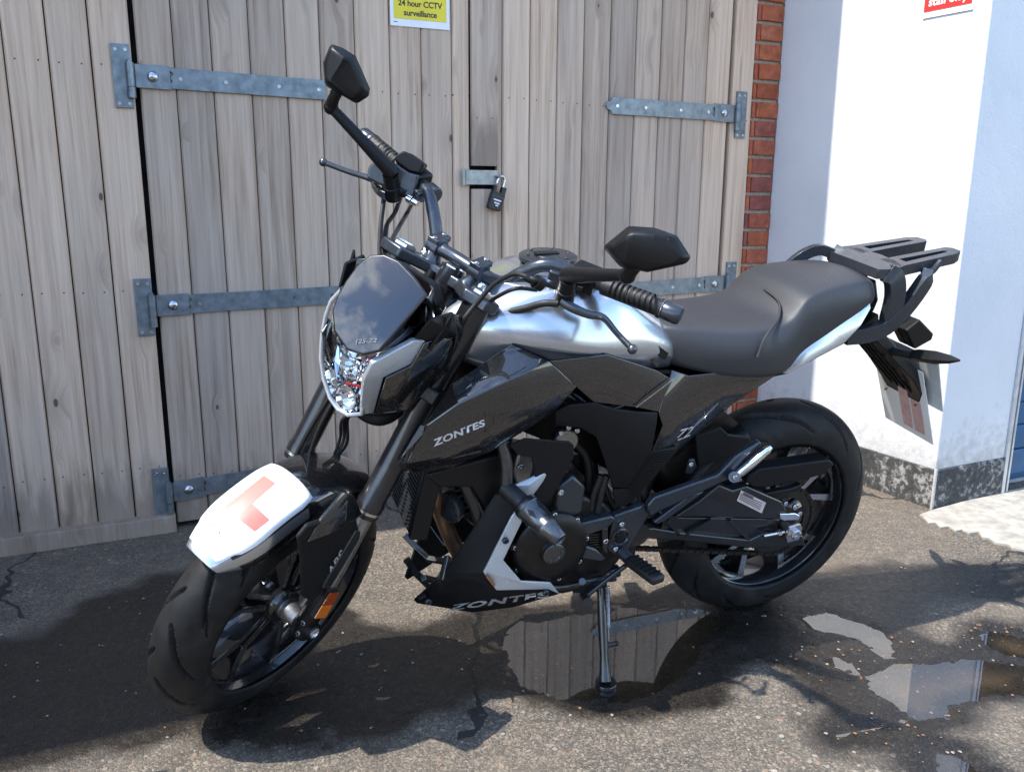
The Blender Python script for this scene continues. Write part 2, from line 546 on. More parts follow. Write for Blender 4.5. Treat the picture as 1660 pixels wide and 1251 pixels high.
def vnoise(pts, freq, seed):
    """cheap value noise"""
    r = np.random.default_rng(seed)
    T = r.random((64, 64))
    x = pts[:, 0] * freq + 17.3; y = pts[:, 1] * freq + 5.1
    xi = np.floor(x).astype(int); yi = np.floor(y).astype(int)
    fx = x - xi; fy = y - yi
    fx = fx * fx * (3 - 2 * fx); fy = fy * fy * (3 - 2 * fy)
    g = lambda a, b: T[a % 64, b % 64]
    return ((g(xi, yi) * (1 - fx) + g(xi + 1, yi) * fx) * (1 - fy) + (g(xi, yi + 1) * (1 - fx) + g(xi + 1, yi + 1) * fx) * fy) - 0.5

def fbm(pts, f, seed, o=4):
    s = 0; a = 1.0
    for k in range(o):
        s = s + a * vnoise(pts, f * 2 ** k, seed + k); a *= 0.5
    return s

def ground_height(pts, fine=True):
    z = np.zeros(len(pts))
    wob = fbm(pts, 9.0, 11) * 0.035
    for k, poly in PUD.items():
        d = seg_dist(pts, poly) + wob
        z -= np.clip((0.025 - d) / 0.14, 0, 1) ** 0.8 * 0.016
    if fine:
        z += fbm(pts, 3.0, 3, 2) * 0.004
        z += np.abs(vnoise(pts, 48.0, 23)) * 0.0030 + vnoise(pts, 95.0, 29) * 0.0022
    return z

def asphalt_material():
    m, nt, bs, out = nodes_of("asphalt")
    tc = N(nt, 'ShaderNodeTexCoord'); v = tc.outputs['Object']
    wa = N(nt, 'ShaderNodeAttribute'); wa.attribute_name = "wet_shade"
    wet_shade = wa.outputs['Fac']
    vo = N(nt, 'ShaderNodeTexVoronoi'); vo.inputs['Scale'].default_value = 240.0; L(nt, v, vo.inputs['Vector'])
    sc = N(nt, 'ShaderNodeSeparateColor'); L(nt, vo.outputs['Color'], sc.inputs[0])
    agg = ramp(nt, sc.outputs[0], [(0.0, (0.045, 0.040, 0.033)), (0.35, (0.078, 0.067, 0.053)), (0.62, (0.112, 0.096, 0.075)), (0.86, (0.155, 0.132, 0.100)), (0.97, (0.23, 0.195, 0.15))])
    # larger exposed pebbles, some orange
    vo2 = N(nt, 'ShaderNodeTexVoronoi'); vo2.inputs['Scale'].default_value = 62.0; L(nt, v, vo2.inputs['Vector'])
    sc2 = N(nt, 'ShaderNodeSeparateColor'); L(nt, vo2.outputs['Color'], sc2.inputs[0])
    peb = mathn(nt, 'MULTIPLY', mathn(nt, 'LESS_THAN', vo2.outputs['Distance'], 0.38), mathn(nt, 'GREATER_THAN', sc2.outputs[0], 0.80))
    pc = ramp(nt, sc2.outputs[1], [(0.0, (0.22, 0.14, 0.09)), (0.45, (0.30, 0.19, 0.12)), (0.75, (0.26, 0.235, 0.20)), (1.0, (0.40, 0.36, 0.31))])
    patch = noise(nt, v, 2.1, 5, 0.6)
    pk = ramp(nt, patch, [(0.42, (0.15, 0.15, 0.15)), (0.62, (1, 1, 1))])
    c = mixc(nt, mathn(nt, 'MULTIPLY', peb, pk), agg, pc)
    # brownish dirt film in patches
    d1 = ramp(nt, noise(nt, v, 1.3, 6, 0.62), [(0.40, (0, 0, 0)), (0.66, (0.5, 0.5, 0.5))])
    c = mixc(nt, d1, c, (0.155, 0.124, 0.094))
    c = mixc(nt, 1.0, c, ramp(nt, noise(nt, v, 14.0, 5, 0.65), [(0.3, (0.72, 0.72, 0.72)), (0.7, (1.15, 1.12, 1.08))]), 'MULTIPLY')
    # cracks
    cv = N(nt, 'ShaderNodeTexVoronoi', feature='DISTANCE_TO_EDGE'); cv.inputs['Scale'].default_value = 1.15
    nv = N(nt, 'ShaderNodeTexNoise'); nv.inputs['Scale'].default_value = 6.0; nv.inputs['Detail'].default_value = 5; L(nt, v, nv.inputs['Vector'])
    va = N(nt, 'ShaderNodeVectorMath', operation='MULTIPLY_ADD'); L(nt, nv.outputs['Color'], va.inputs[0]); va.inputs[1].default_value = (0.22, 0.22, 0.22); L(nt, v, va.inputs[2])
    L(nt, va.outputs[0], cv.inputs['Vector'])
    crack = mathn(nt, 'MULTIPLY', mathn(nt, 'LESS_THAN', cv.outputs['Distance'], 0.008), mathn(nt, 'GREATER_THAN', noise(nt, v, 0.9, 2), 0.50))
    c = mixc(nt, crack, c, (0.02, 0.018, 0.016))
    wet_shade_c = mixc(nt, 1.0, c, (0.16, 0.157, 0.157), 'MULTIPLY')  # wet darkening, pushed further so the colour deepens the cast shadows too
    c = mixc(nt, wet_shade, c, wet_shade_c)
    ma = N(nt, 'ShaderNodeAttribute'); ma.attribute_name = "silt"
    c = mixc(nt, mathn(nt, 'MULTIPLY', ma.outputs['Fac'], 0.8), c, ramp(nt, noise(nt, v, 5, 5), [(0.35, (0.050, 0.037, 0.025)), (0.65, (0.105, 0.078, 0.052))]))
    L(nt, c, bs.inputs['Base Color'])
    rgh = mixc(nt, wet_shade, (0.88, 0.88, 0.88), ramp(nt, noise(nt, v, 60, 4), [(0.3, (0.20, 0.20, 0.20)), (0.7, (0.52, 0.52, 0.52))]))
    L(nt, rgh, bs.inputs['Roughness'])
    h = mathn(nt, 'SUBTRACT', mathn(nt, 'MULTIPLY', vo.outputs['Distance'], -0.8), mathn(nt, 'MULTIPLY', crack, 2.0))
    h = mathn(nt, 'ADD', h, mathn(nt, 'MULTIPLY', peb, 0.5))
    bump(nt, bs, h, 0.55, 0.003)
    return m

M_ASPH = asphalt_material()

def make_ground():
    x0, x1, y0, y1 = -2.6, 3.0, 0.6, 4.0
    st = 0.0105
    xs = np.arange(x0, x1, st); ys = np.arange(y0, y1, st)
    X, Y = np.meshgrid(xs, ys)
    pts = np.stack([X.ravel(), Y.ravel()], 1)
    z = ground_height(pts)
    edge = np.minimum.reduce([pts[:, 0] - x0, xs[-1] - pts[:, 0], pts[:, 1] - y0, ys[-1] - pts[:, 1]])
    z = z * np.clip(edge / 0.15, 0, 1) - np.clip(1 - edge / 0.02, 0, 1) * 0.012
    nx, ny = len(xs), len(ys)
    me = bpy.data.meshes.new("ground")
    nv = nx * ny
    idx = np.arange(nv).reshape(ny, nx)
    quads = np.stack([idx[:-1, :-1], idx[:-1, 1:], idx[1:, 1:], idx[1:, :-1]], -1).reshape(-1, 4)
    # far sheet, a hair lower, with the fine area left out
    B = 160.0
    far = [(-B, -B), (B, -B), (B, B), (-B, B)]
    inn = [(x0 + .01, y0 + .01), (xs[-1] - .01, y0 + .01), (xs[-1] - .01, ys[-1] - .01), (x0 + .01, ys[-1] - .01)]
    fv = np.array([(a, b, -0.006) for a, b in far + inn])
    V = np.concatenate([np.column_stack([pts, z]), fv])
    fq = np.array([(nv + i, nv + (i + 1) % 4, nv + 4 + (i + 1) % 4, nv + 4 + i) for i in range(4)])
    Q = np.concatenate([quads, fq])
    me.vertices.add(len(V)); me.vertices.foreach_set("co", V.astype(np.float32).ravel())
    me.loops.add(len(Q) * 4); me.loops.foreach_set("vertex_index", Q.astype(np.int32).ravel())
    me.polygons.add(len(Q)); me.polygons.foreach_set("loop_start", np.arange(0, len(Q) * 4, 4, dtype=np.int32))
    me.update(calc_edges=True); me.validate()
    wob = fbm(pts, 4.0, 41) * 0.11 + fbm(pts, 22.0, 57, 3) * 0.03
    wet_shade = np.zeros(nv)
    for poly in WET_SHADE:
        wet_shade = np.maximum(wet_shade, np.clip((0.03 - (seg_dist(pts, poly) + wob)) / 0.06, 0, 1))
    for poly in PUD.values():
        wet_shade = np.maximum(wet_shade, np.clip((0.10 - (seg_dist(pts, poly) + wob * 0.6)) / 0.07, 0, 1))
    at = me.attributes.new("wet_shade", 'FLOAT', 'POINT')
    at.data.foreach_set("value", np.concatenate([wet_shade, np.zeros(8)]).astype(np.float32))
    silt = np.zeros(nv)
    for k in ('b', 'c', 'd', 'e'):
        silt = np.maximum(silt, np.clip((-0.02 - (seg_dist(pts, PUD[k]) + wob * 0.3)) / 0.05, 0, 1))
    at = me.attributes.new("silt", 'FLOAT', 'POINT')
    at.data.foreach_set("value", np.concatenate([silt, np.zeros(8)]).astype(np.float32))
    for p in me.polygons: p.use_smooth = True
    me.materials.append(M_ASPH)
    o = bpy.data.objects.new("ground", me); link(o)
    tag(o, kind="structure")
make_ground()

# water of the puddles
def water_material():
    m = bpy.data.materials.new("puddle_water"); m.use_nodes = True
    nt = m.node_tree; nt.nodes.clear()
    out = nt.nodes.new('ShaderNodeOutputMaterial')
    fr = N(nt, 'ShaderNodeFresnel'); fr.inputs['IOR'].default_value = 2.4
    tr = N(nt, 'ShaderNodeBsdfTransparent'); tr.inputs['Color'].default_value = (0.85, 0.80, 0.72, 1)
    gl = N(nt, 'ShaderNodeBsdfGlossy'); gl.inputs['Roughness'].default_value = 0.0
    gl.inputs['Color'].default_value = (1, 1, 1, 1)
    tc = N(nt, 'ShaderNodeTexCoord')
    nz = N(nt, 'ShaderNodeTexNoise'); nz.inputs['Scale'].default_value = 7.0; nz.inputs['Detail'].default_value = 2
    L(nt, tc.outputs['Object'], nz.inputs['Vector'])
    b = N(nt, 'ShaderNodeBump'); b.inputs['Strength'].default_value = 0.05; b.inputs['Distance'].default_value = 0.002
    L(nt, nz.outputs['Fac'], b.inputs['Height'])
    L(nt, b.outputs['Normal'], gl.inputs['Normal']); L(nt, b.outputs['Normal'], fr.inputs['Normal'])
    mx = N(nt, 'ShaderNodeMixShader')
    ge = N(nt, 'ShaderNodeNewGeometry')     # light leaving through the underside is not trapped
    L(nt, mathn(nt, 'MULTIPLY', fr.outputs[0], mathn(nt, 'SUBTRACT', 1.0, ge.outputs['Backfacing'])), mx.inputs[0]); L(nt, tr.outputs[0], mx.inputs[1]); L(nt, gl.outputs[0], mx.inputs[2])
    L(nt, mx.outputs[0], out.inputs['Surface'])
    return m
M_WATER = water_material()
for k, poly in PUD.items():
    c = poly.mean(0)
    pts = [((q - c) * (1 + 0.10 / max(0.2, np.hypot(*(q - c)))) + c) for q in poly]
    area = sum(a[0] * b[1] - b[0] * a[1] for a, b in zip(pts, pts[1:] + pts[:1]))
    if area < 0: pts = pts[::-1]
    mb = MB(); mb.add([(q[0], q[1], -0.0042) for q in pts], [tuple(range(len(pts)))])
    o = mb.build("puddle_water", M_WATER, recalc=False)
    tag(o, kind="structure")

# loose grit and pebbles around the puddles
def make_grit():
    mats = [simple("grit_orange", (0.21, 0.105, 0.055), 0.8, nscale=300, namt=0.4), simple("grit_grey", (0.20, 0.18, 0.16), 0.85, nscale=300, namt=0.5), simple("grit_pale", (0.24, 0.20, 0.15), 0.8, nscale=300, namt=0.3)]
    mb = MB()
    r = random.Random(5)
    def stone(x, y, s, mi):
        z = float(ground_height(np.array([(x, y)]))[0]) + s * 0.25
        vs = []
        for dx, dy, dz in ((1, 0, 0), (0, 1, 0), (-1, 0, 0), (0, -1, 0), (0, 0, 0.7), (0, 0, -0.7), (.7, .7, .2), (-.7, .6, .25), (-.6, -.7, .2), (.7, -.6, .25)):
            k = s * r.uniform(0.75, 1.2)
            vs.append((x + dx * k, y + dy * k, z + dz * k))
        mb.add(vs, [(0, 6, 4), (6, 1, 4), (1, 7, 4), (7, 2, 4), (2, 8, 4), (8, 3, 4), (3, 9, 4), (9, 0, 4), (6, 0, 5), (1, 6, 5), (7, 1, 5), (2, 7, 5), (8, 2, 5), (3, 8, 5), (9, 3, 5), (0, 9, 5)], mi)
    keys = list(PUD)
    for i in range(700):
        if i < 110:
            poly = PUD[r.choice(['b', 'c', 'c', 'c', 'd', 'e', 'e', 'b'])]
            j = r.randrange(len(poly)); a, b = poly[j], poly[(j + 1) % len(poly)]
            t = r.random(); q = a + (b - a) * t + np.array([r.gauss(0, .035), r.gauss(0, .035)])
            mi = 0 if r.random() < 0.62 else r.choice([1, 2]); s = r.uniform(.0016, .0048)
        else:
            q = np.array([r.uniform(-1.6, 2.4), r.uniform(1.3, 3.2)]); mi = r.choice([0, 1, 1, 2]); s = r.uniform(.0018, .0045)
        stone(q[0], q[1], s, mi)
    o = mb.build("loose_grit", mats, recalc=False)
    tag(o, "loose orange and grey grit scattered over the wetted asphalt", "grit", kind="stuff")
make_grit()

# pale concrete apron by the doorway
M_CONC = simple("pale_concrete", (0.34, 0.315, 0.265), 0.9, nscale=25, namt=0.22, bumpamt=0.5, dirt=0.55)
ap_px = [(1490, 836), (1512, 828), (1560, 815), (1625, 799), (1760, 770), (1900, 800), (1900, 960), (1760, 935), (1660, 894), (1640, 889), (1634, 884), (1612, 881), (1604, 874), (1592, 873), (1586, 864), (1571, 866), (1560, 860), (1549, 862), (1538, 855), (1524, 857), (1517, 849), (1505, 850), (1499, 842)]
app = [ground_at(u, v) for u, v in ap_px]
mb = MB(); mb.prism([(q.x, q.y, -0.02) for q in app][::-1], (0, 0, 0.027))
tag(mb.build("concrete_apron", M_CONC, bevel=0.0025), kind="structure")

# ------------------------------------------------------------------ wooden doors
def plank(parent, s0, s1, z0, z1, d0=0.0, th=0.022, groove=0.0058, name="plank"):
    """one board in the door plane, v-jointed long edges; built in local coordinates so the grain follows it"""
    w = (s1 - s0) / 2
    prof = [(-w + 0.0013, -th), (-w + 0.0013, -groove), (-w + groove, 0), (w - groove, 0), (w - 0.0013, -groove), (w - 0.0013, -th)]
    mb = MB()
    h = z1 - z0
    vs = [(x, -y, 0) for x, y in prof] + [(x, -y, h) for x, y in prof]
    n = len(prof)
    fs = [tuple(range(n))[::-1], tuple(n + i for i in range(n))] + [(i, (i + 1) % n, n + (i + 1) % n, n + i) for i in range(n)]
    mb.add(vs, fs)
    o = mb.build(name, M_WOOD, parent)
    o.location = ((s0 + s1) / 2, -d0, z0)
    return o

# local door frame: x along the door, -y towards the yard, z up
DOORM = Matrix.Translation(D0) @ Matrix(((D_E.x, -D_N.x, 0, 0), (D_E.y, -D_N.y, 0, 0), (0, 0, 1, 0), (0, 0, 0, 1)))

def at_door(s): return DOORM @ Matrix.Translation((s, 0, 0))

Z_TOP = 2.28
# fixed boarding
fx = empty("plank_wall", at_door(0)); tag(fx, "fixed panel of grey weathered boards left of the hinged doors", "wall")
edges = [-0.002 - 0.1135 * k for k in range(0, 12)]
for a, b in zip(edges[1:], edges[:-1]):
    plank(fx, a + 0.0005, b - 0.0005, 0.055, Z_TOP, random.uniform(-.0012, .0012))
mb = MB(); mb.box((-0.72, -0.013, 0.028), (0.728, 0, 0), (0, 0.025, 0), (0, 0, 0.030))
mb.build("base_board", M_WOOD, fx, bevel=0.003)

LEFT = [0.011, 0.117, 0.228, 0.345, 0.458, 0.570, 0.686, 0.806, 0.918, 1.030, 1.096]
RIGHT = [1.224, 1.334, 1.444, 1.556, 1.670, 1.783, 1.896, 2.006, 2.118, 2.231]
dl = empty("wooden_door", at_door(0)); tag(dl, "weathered plank door leaf on three long strap hinges with yellow warning sign", "door")
for a, b in zip(LEFT[:-1], LEFT[1:]): plank(dl, a, b, 0.02, Z_TOP, random.uniform(-.001, .001))
plank(dl, 1.0965, 1.199, 1.222, Z_TOP, 0.016, 0.016, 0.002, "cover_strip")
plank(dl, 1.0965, 1.199, 0.03, 1.140, 0.016, 0.016, 0.002, "cover_strip")
dr = empty("wooden_door", at_door(0)); tag(dr, "weathered plank door leaf hung beside the brick pier", "door")
plank(dr, 1.2005, 1.2225, 0.02, Z_TOP, -0.003, 0.02, 0.003, "edge_strip")
for a, b in zip(RIGHT[:-1], RIGHT[1:]): plank(dr, a, b, 0.02, Z_TOP, random.uniform(-.001, .001))
post = empty("door_post", at_door(0)); tag(post, "grey timber post between the plank door and the brick pier", "post")
plank(post, 2.246, 2.349, -0.02, Z_TOP + .1, 0.001, 0.09, 0.003, "post_board")
# dark backing so gaps read as gaps
mb = MB(); mb.box((0.4, 0.06, 1.15), (1.95, 0, 0), (0, 0.006, 0), (0, 0, 1.2))
bk = mb.build("door_backing", M_DARKGAP); bk.matrix_world = at_door(0); tag(bk, kind="structure")

def hinge(parent, s_pin, z, length, side, tilt, tip_round):
    """strap hinge: plate on the frame, knuckle, strap along the door; side +1 = strap runs to the right"""
    s = side
    st = MB()
    h0, h1 = 0.034, 0.031
    p0 = s_pin + s * 0.006
    L1 = s_pin + s * length
    y = -0.0062
    zc = lambda x: z + tilt * (x - s_pin)
    neck = s_pin + s * 0.105
    # cranked first part
    st.add([(p0, y - .004, zc(p0) - h0), (neck, y - .004, zc(neck) - h0 - .001), (neck, y - .004, zc(neck) + h0 + .001), (p0, y - .004, zc(p0) + h0),
            (p0, y + .003, zc(p0) - h0), (neck, y + .003, zc(neck) - h0 - .001), (neck, y + .003, zc(neck) + h0 + .001), (p0, y + .003, zc(p0) + h0)],
           [(0, 1, 2, 3), (7, 6, 5, 4), (0, 4, 5, 1), (1, 5, 6, 2), (2, 6, 7, 3), (3, 7, 4, 0)])
    # long strap with a notched start and a shaped tip
    a = neck - s * 0.012
    prof = [(a, -h1), (a + s * .018, -h1 * .3), (a + s * .012, 0), (a + s * .022, h1 * .45), (a, h1), (L1, h1)]
    if tip_round:
        prof += [(L1 + s * .004, h1 * .55), (L1 + s * .020, h1 * .45), (L1 + s * .026, 0), (L1 + s * .020, -h1 * .45), (L1 + s * .004, -h1 * .55)]
    prof += [(L1, -h1)]
    st.prism([(x, y + .002, zc(x) + dz) for x, dz in prof], (0, -0.005, 0))
    o = st.build("strap_hinge", M_GALV, parent, bevel=0.0008)
    pl = MB(); px = s_pin - s * 0.030
    pl.box((px, -0.004, z - .003), (0.026, 0, 0), (0, 0.004, 0), (0, 0, 0.092))
    pl.build("hinge_plate", M_GALV, o, bevel=0.001)
    kn = MB()
    kn.cyl((s_pin - s * .008, -0.016, z - .033), (s_pin - s * .008, -0.016, z + .036), 0.0125, n=16)
    kn.cyl((s_pin - s * .008, -0.016, z - .066), (s_pin - s * .008, -0.016, z - .035), 0.0125, n=16)
    kn.cyl((s_pin - s * .008, -0.016, z - .068), (s_pin - s * .008, -0.016, z + .044), 0.007, n=12)
    kn.build("knuckle", M_GALV, o, smooth=40)
    bo = MB(); bx = s_pin + s * 0.055
    bo.revolve([(0, 0.0165), (0.003, 0.0162), (0.007, 0.0125), (0.0095, 0.006), (0.0102, 0.0)], (bx, y - .004, zc(bx)), (0, -1, 0), 20)
    bo.build("coach_bolt", M_BOLT, o, smooth=60)
    for f in (0.17, 0.46, 0.74, 0.96):
        x = s_pin + s * length * f
        if abs(x - neck) < 0.02: x += s * .035
        sc = MB(); sc.revolve([(0, 0.0068), (0.0016, 0.0060), (0.0016, 0.0034), (0.0004, 0.0030), (0.0004, 0.0)], (x, y - .0028, zc(x)), (0, -1, 0), 14)
        sc.build("screw", M_BOLT, o, smooth=40)
    for dx in (-.014, .014):
        for dz in (-.080, .076):
            sc = MB(); sc.revolve([(0, 0.0060), (0.0014, 0.0052), (0.0014, 0.0030), (0.0004, 0.0026), (0.0004, 0.0)], (px + dx, -0.008, z - .003 + dz), (0, -1, 0), 14)
            sc.build("screw", M_BOLT, o, smooth=40)
    return o
hinge(dl, -0.004, 1.468, 0.585, 1, -0.022, False)
hinge(dl, 0.000, 0.765, 0.600, 1, 0.018, False)
hinge(dl, 0.002, 0.132, 0.600, 1, 0.060, False)
hinge(dr, 2.262, 1.448, 0.585, -1, -0.012, True)
hinge(dr, 2.262, 0.755, 0.585, -1, 0.024, True)
hinge(dr, 2.262, 0.132, 0.585, -1, 0.0, True)

# hasp and padlock
hp = MB()
hp.box((1.135, -0.020, 1.181), (0.062, 0, 0), (0, 0.002, 0), (0, 0, 0.026))
hp.box((1.066, -0.019, 1.181), (0.008, 0, 0), (0, 0.002, 0), (0, 0, 0.030))
hp.tube(smooth_path([(1.187, -.018, 1.186), (1.190, -.040, 1.184), (1.206, -.040, 1.182), (1.209, -.018, 1.180)], 5), 0.0035, 8)
ho = hp.build("hasp", simple("dull_zinc", (0.32, 0.335, 0.33), 0.42, 0.85, nscale=40, namt=0.2), dl, bevel=0.0012, smooth=40)
for kz in (-.018, 0, .018):
    k = MB(); k.cyl((1.075, -.021, 1.181 + kz - .008), (1.075, -.021, 1.181 + kz + .008), .0052, n=12); k.build("knuckle", MATS["dull_zinc"], ho, smooth=40)

M_LOCK = simple("black_lock_body", (0.018, 0.018, 0.019), 0.42, nscale=80)
M_SHACK = simple("polished_steel", (0.62, 0.64, 0.66), 0.16, 1.0, nscale=60)
M_WHITEINK = simple("white_print", (0.75, 0.75, 0.75), 0.6)

def text_mesh(body, name, mat, M, parent=None, size=1.0, ext=0.0, warp=None, align='LEFT', bold=0.0, shear=0.0, space=1.0):
    cu = bpy.data.curves.new(name, 'FONT')
    cu.body = body; cu.size = size; cu.align_x = align; cu.offset = bold; cu.shear = shear; cu.space_character = space
    cu.resolution_u = 3
    tmp = bpy.data.objects.new("tmp_text", cu)
    COL.objects.link(tmp)
    dg = bpy.context.evaluated_depsgraph_get()
    me = bpy.data.meshes.new_from_object(tmp.evaluated_get(dg))
    bpy.data.objects.remove(tmp); bpy.data.curves.remove(cu)
    me.name = name
    me.materials.clear(); me.materials.append(mat)
    xs = [v.co.x for v in me.vertices]; ys = [v.co.y for v in me.vertices]
    bb = (min(xs), max(xs), min(ys), max(ys))
    for v in me.vertices:
        if warp:
            v.co = warp((v.co.x - bb[0]) / (bb[1] - bb[0]), (v.co.y - bb[2]) / (bb[3] - bb[2]))
        else:
            v.co = M @ Vector((v.co.x, v.co.y, 0))
    o = bpy.data.objects.new(name, me); link(o, parent)
    return o

pk = empty("padlock", at_door(1.204)); tag(pk, "black padlock with steel shackle hanging open on the door hasp", "padlock")
LR = Matrix.Translation((0.003, -0.034, 1.178)) @ Matrix.Rotation(R(17), 4, 'Y')
sh = MB(); sh.tube(smooth_path([(0.014, 0, -0.045), (0.014, 0, -0.012), (0.010, 0, 0.002), (0, 0, 0.008), (-0.010, 0, 0.002), (-0.014, 0, -0.012), (-0.014, 0, -0.022)], 5), 0.0045, 10)
sh.xform(LR).build("shackle", M_SHACK, pk, smooth=60)
bd = MB()
bd.prism([(-0.024, -0.0135, -0.052), (0.024, -0.0135, -0.052), (0.026, -0.0135, -0.058), (0.026, -0.0135, -0.112), (0.022, -0.0135, -0.117), (-0.022, -0.0135, -0.117), (-0.026, -0.0135, -0.112), (-0.026, -0.0135, -0.058)], (0, 0.027, 0))
bd.box((0.0165, 0, -0.042), (0.0085, 0, 0), (0, 0.0125, 0), (0, 0, 0.013))
bd.box((-0.0185, 0, -0.044), (0.0055, 0, 0), (0, 0.0125, 0), (0, 0, 0.011))
bd.xform(LR).build("lock_body", M_LOCK, pk, bevel=0.002)
bnd = MB(); bnd.box((0, -0.0142, -0.068), (0.0262, 0, 0), (0, 0.0008, 0), (0, 0, 0.0012)); bnd.xform(LR).build("band", simple("lock_rim", (0.07, 0.07, 0.07), 0.4), pk)
for w_, x_, zz in ((.0150, 0.0, -.081), (.0105, .001, -.092), (.0055, .003, -.100)):
    b = MB(); b.box((x_, -.0145, zz), (w_, 0, 0), (0, .0004, 0), (0, 0, .0026)); b.xform(LR).build("print_line", M_WHITEINK, pk)

# yellow surveillance sign
M_SIGNW = simple("sign_white", (0.78, 0.79, 0.80), 0.35, nscale=12, namt=0.04)
M_SIGNY = simple("sign_yellow", (0.74, 0.60, 0.012), 0.35, nscale=10, namt=0.06)
M_SIGNK = simple("sign_ink", (0.02, 0.018, 0.015), 0.5)
sg = empty("warning_sign", at_door(0.915)); tag(sg, "yellow and white CCTV surveillance warning sign screwed to the planks", "sign")
SR = Matrix.Rotation(R(0.8), 4, 'Y')
b = MB(); b.box((0, -0.0025, 1.825), (0.106, 0, 0), (0, 0.0015, 0), (0, 0, 0.150)); b.build("sign_board", M_SIGNW, sg, bevel=0.0008)
b = MB(); b.box((0.0, -0.0046, 1.831), (0.094, 0, 0), (0, 0.0004, 0), (0, 0, 0.132)); b.build("yellow_panel", M_SIGNY, sg)
for t, zz, szz in (("surveillance", 1.7105, .0265), ("24 hour CCTV", 1.7405, .0265)):
    text_mesh(t, "lettering", M_SIGNK, Matrix.Translation((0, -0.0056, zz)) @ Matrix.Rotation(R(90), 4, 'X'), sg, size=szz, align='CENTER', bold=0.0006, space=0.96)
b = MB(); b.box((-0.088, -0.0042, 1.6885), (.007, 0, 0), (0, .0003, 0), (0, 0, .0012)); b.build("small_print", M_SIGNK, sg)

# ------------------------------------------------------------------ brick pier
def brick_material():
    m, nt, bs, out = nodes_of("red_brick")
    v = objcoord(nt, (1, 1, 1), rand=11.0)
    oi = N(nt, 'ShaderNodeObjectInfo')
    base = ramp(nt, oi.outputs['Random'], [(0.0, (0.36, 0.085, 0.036)), (0.45, (0.43, 0.120, 0.050)), (0.8, (0.37, 0.100, 0.055)), (1.0, (0.24, 0.075, 0.062))])
    c = mixc(nt, 1.0, base, ramp(nt, noise(nt, v, 28, 6, 0.65), [(0.3, (0.62, 0.62, 0.62)), (0.7, (1.25, 1.22, 1.2))]), 'MULTIPLY')
    k = ramp(nt, noise(nt, v, 14, 6, 0.7), [(0.55, (0, 0, 0)), (0.75, (0.5, 0.5, 0.5))])
    c = mixc(nt, k, c, (0.33, 0.24, 0.20))
    L(nt, c, bs.inputs['Base Color']); bs.inputs['Roughness'].default_value = 0.9
    bump(nt, bs, noise(nt, v, 90, 6, 0.7), 0.7, 0.004)
    return m
M_BRICK = brick_material()
M_MORTAR = simple("mortar", (0.42, 0.36, 0.27), 0.95, nscale=120, namt=0.3, bumpamt=0.8)
pier = empty("brick_pier", at_door(2.349)); tag(pier, "narrow red brick pier between the wooden door and the white wall", "pier")
mb = MB(); mb.box((0.067, 0.100, 1.30), (0.0655, 0, 0), (0, 0.095, 0), (0, 0, 1.35)); mb.build("mortar", M_MORTAR, pier)
bmesh_cache = []
for k in range(3):
    b = MB(); r = random.Random(k)
    vs = [(sx * .0555, -0.0085 if sy < 0 else .09, sz * .0312) for sx in (-1, 1) for sy in (-1, 1) for sz in (-1, 1)]
    b.add([(x + r.uniform(-.0015, .0015), y, z + r.uniform(-.0015, .0015)) for x, y, z in vs], [(0, 1, 3, 2), (4, 6, 7, 5), (0, 4, 5, 1), (2, 3, 7, 6), (0, 2, 6, 4), (1, 5, 7, 3)])
    bmesh_cache.append(b)
course = 0.0755
proto = [b.build("brick", M_BRICK, pier, bevel=0.003) for b in bmesh_cache]
i = 0
for r_ in range(0, 33):
    z = 0.035 + r_ * course
    if r_ < 3:
        o = proto[r_]
    else:
        o = proto[r_ % 3].copy(); COL.objects.link(o); o.parent = pier
    o.location = (0.076 + random.uniform(-.002, .002), random.uniform(-.002, .0015), z)
    # sliver of the brick beside it
    w = MB(); w.box((0.009, 0.04, 0), (0.0075, 0, 0), (0, 0.0465, 0), (0, 0, 0.032))
    if r_ == 0:
        sl = w.build("brick", M_BRICK, pier, bevel=0.002); s0 = sl
    else:
        sl = s0.copy(); COL.objects.link(sl); sl.parent = pier
    sl.location = (0, random.uniform(-.002, .002), z)

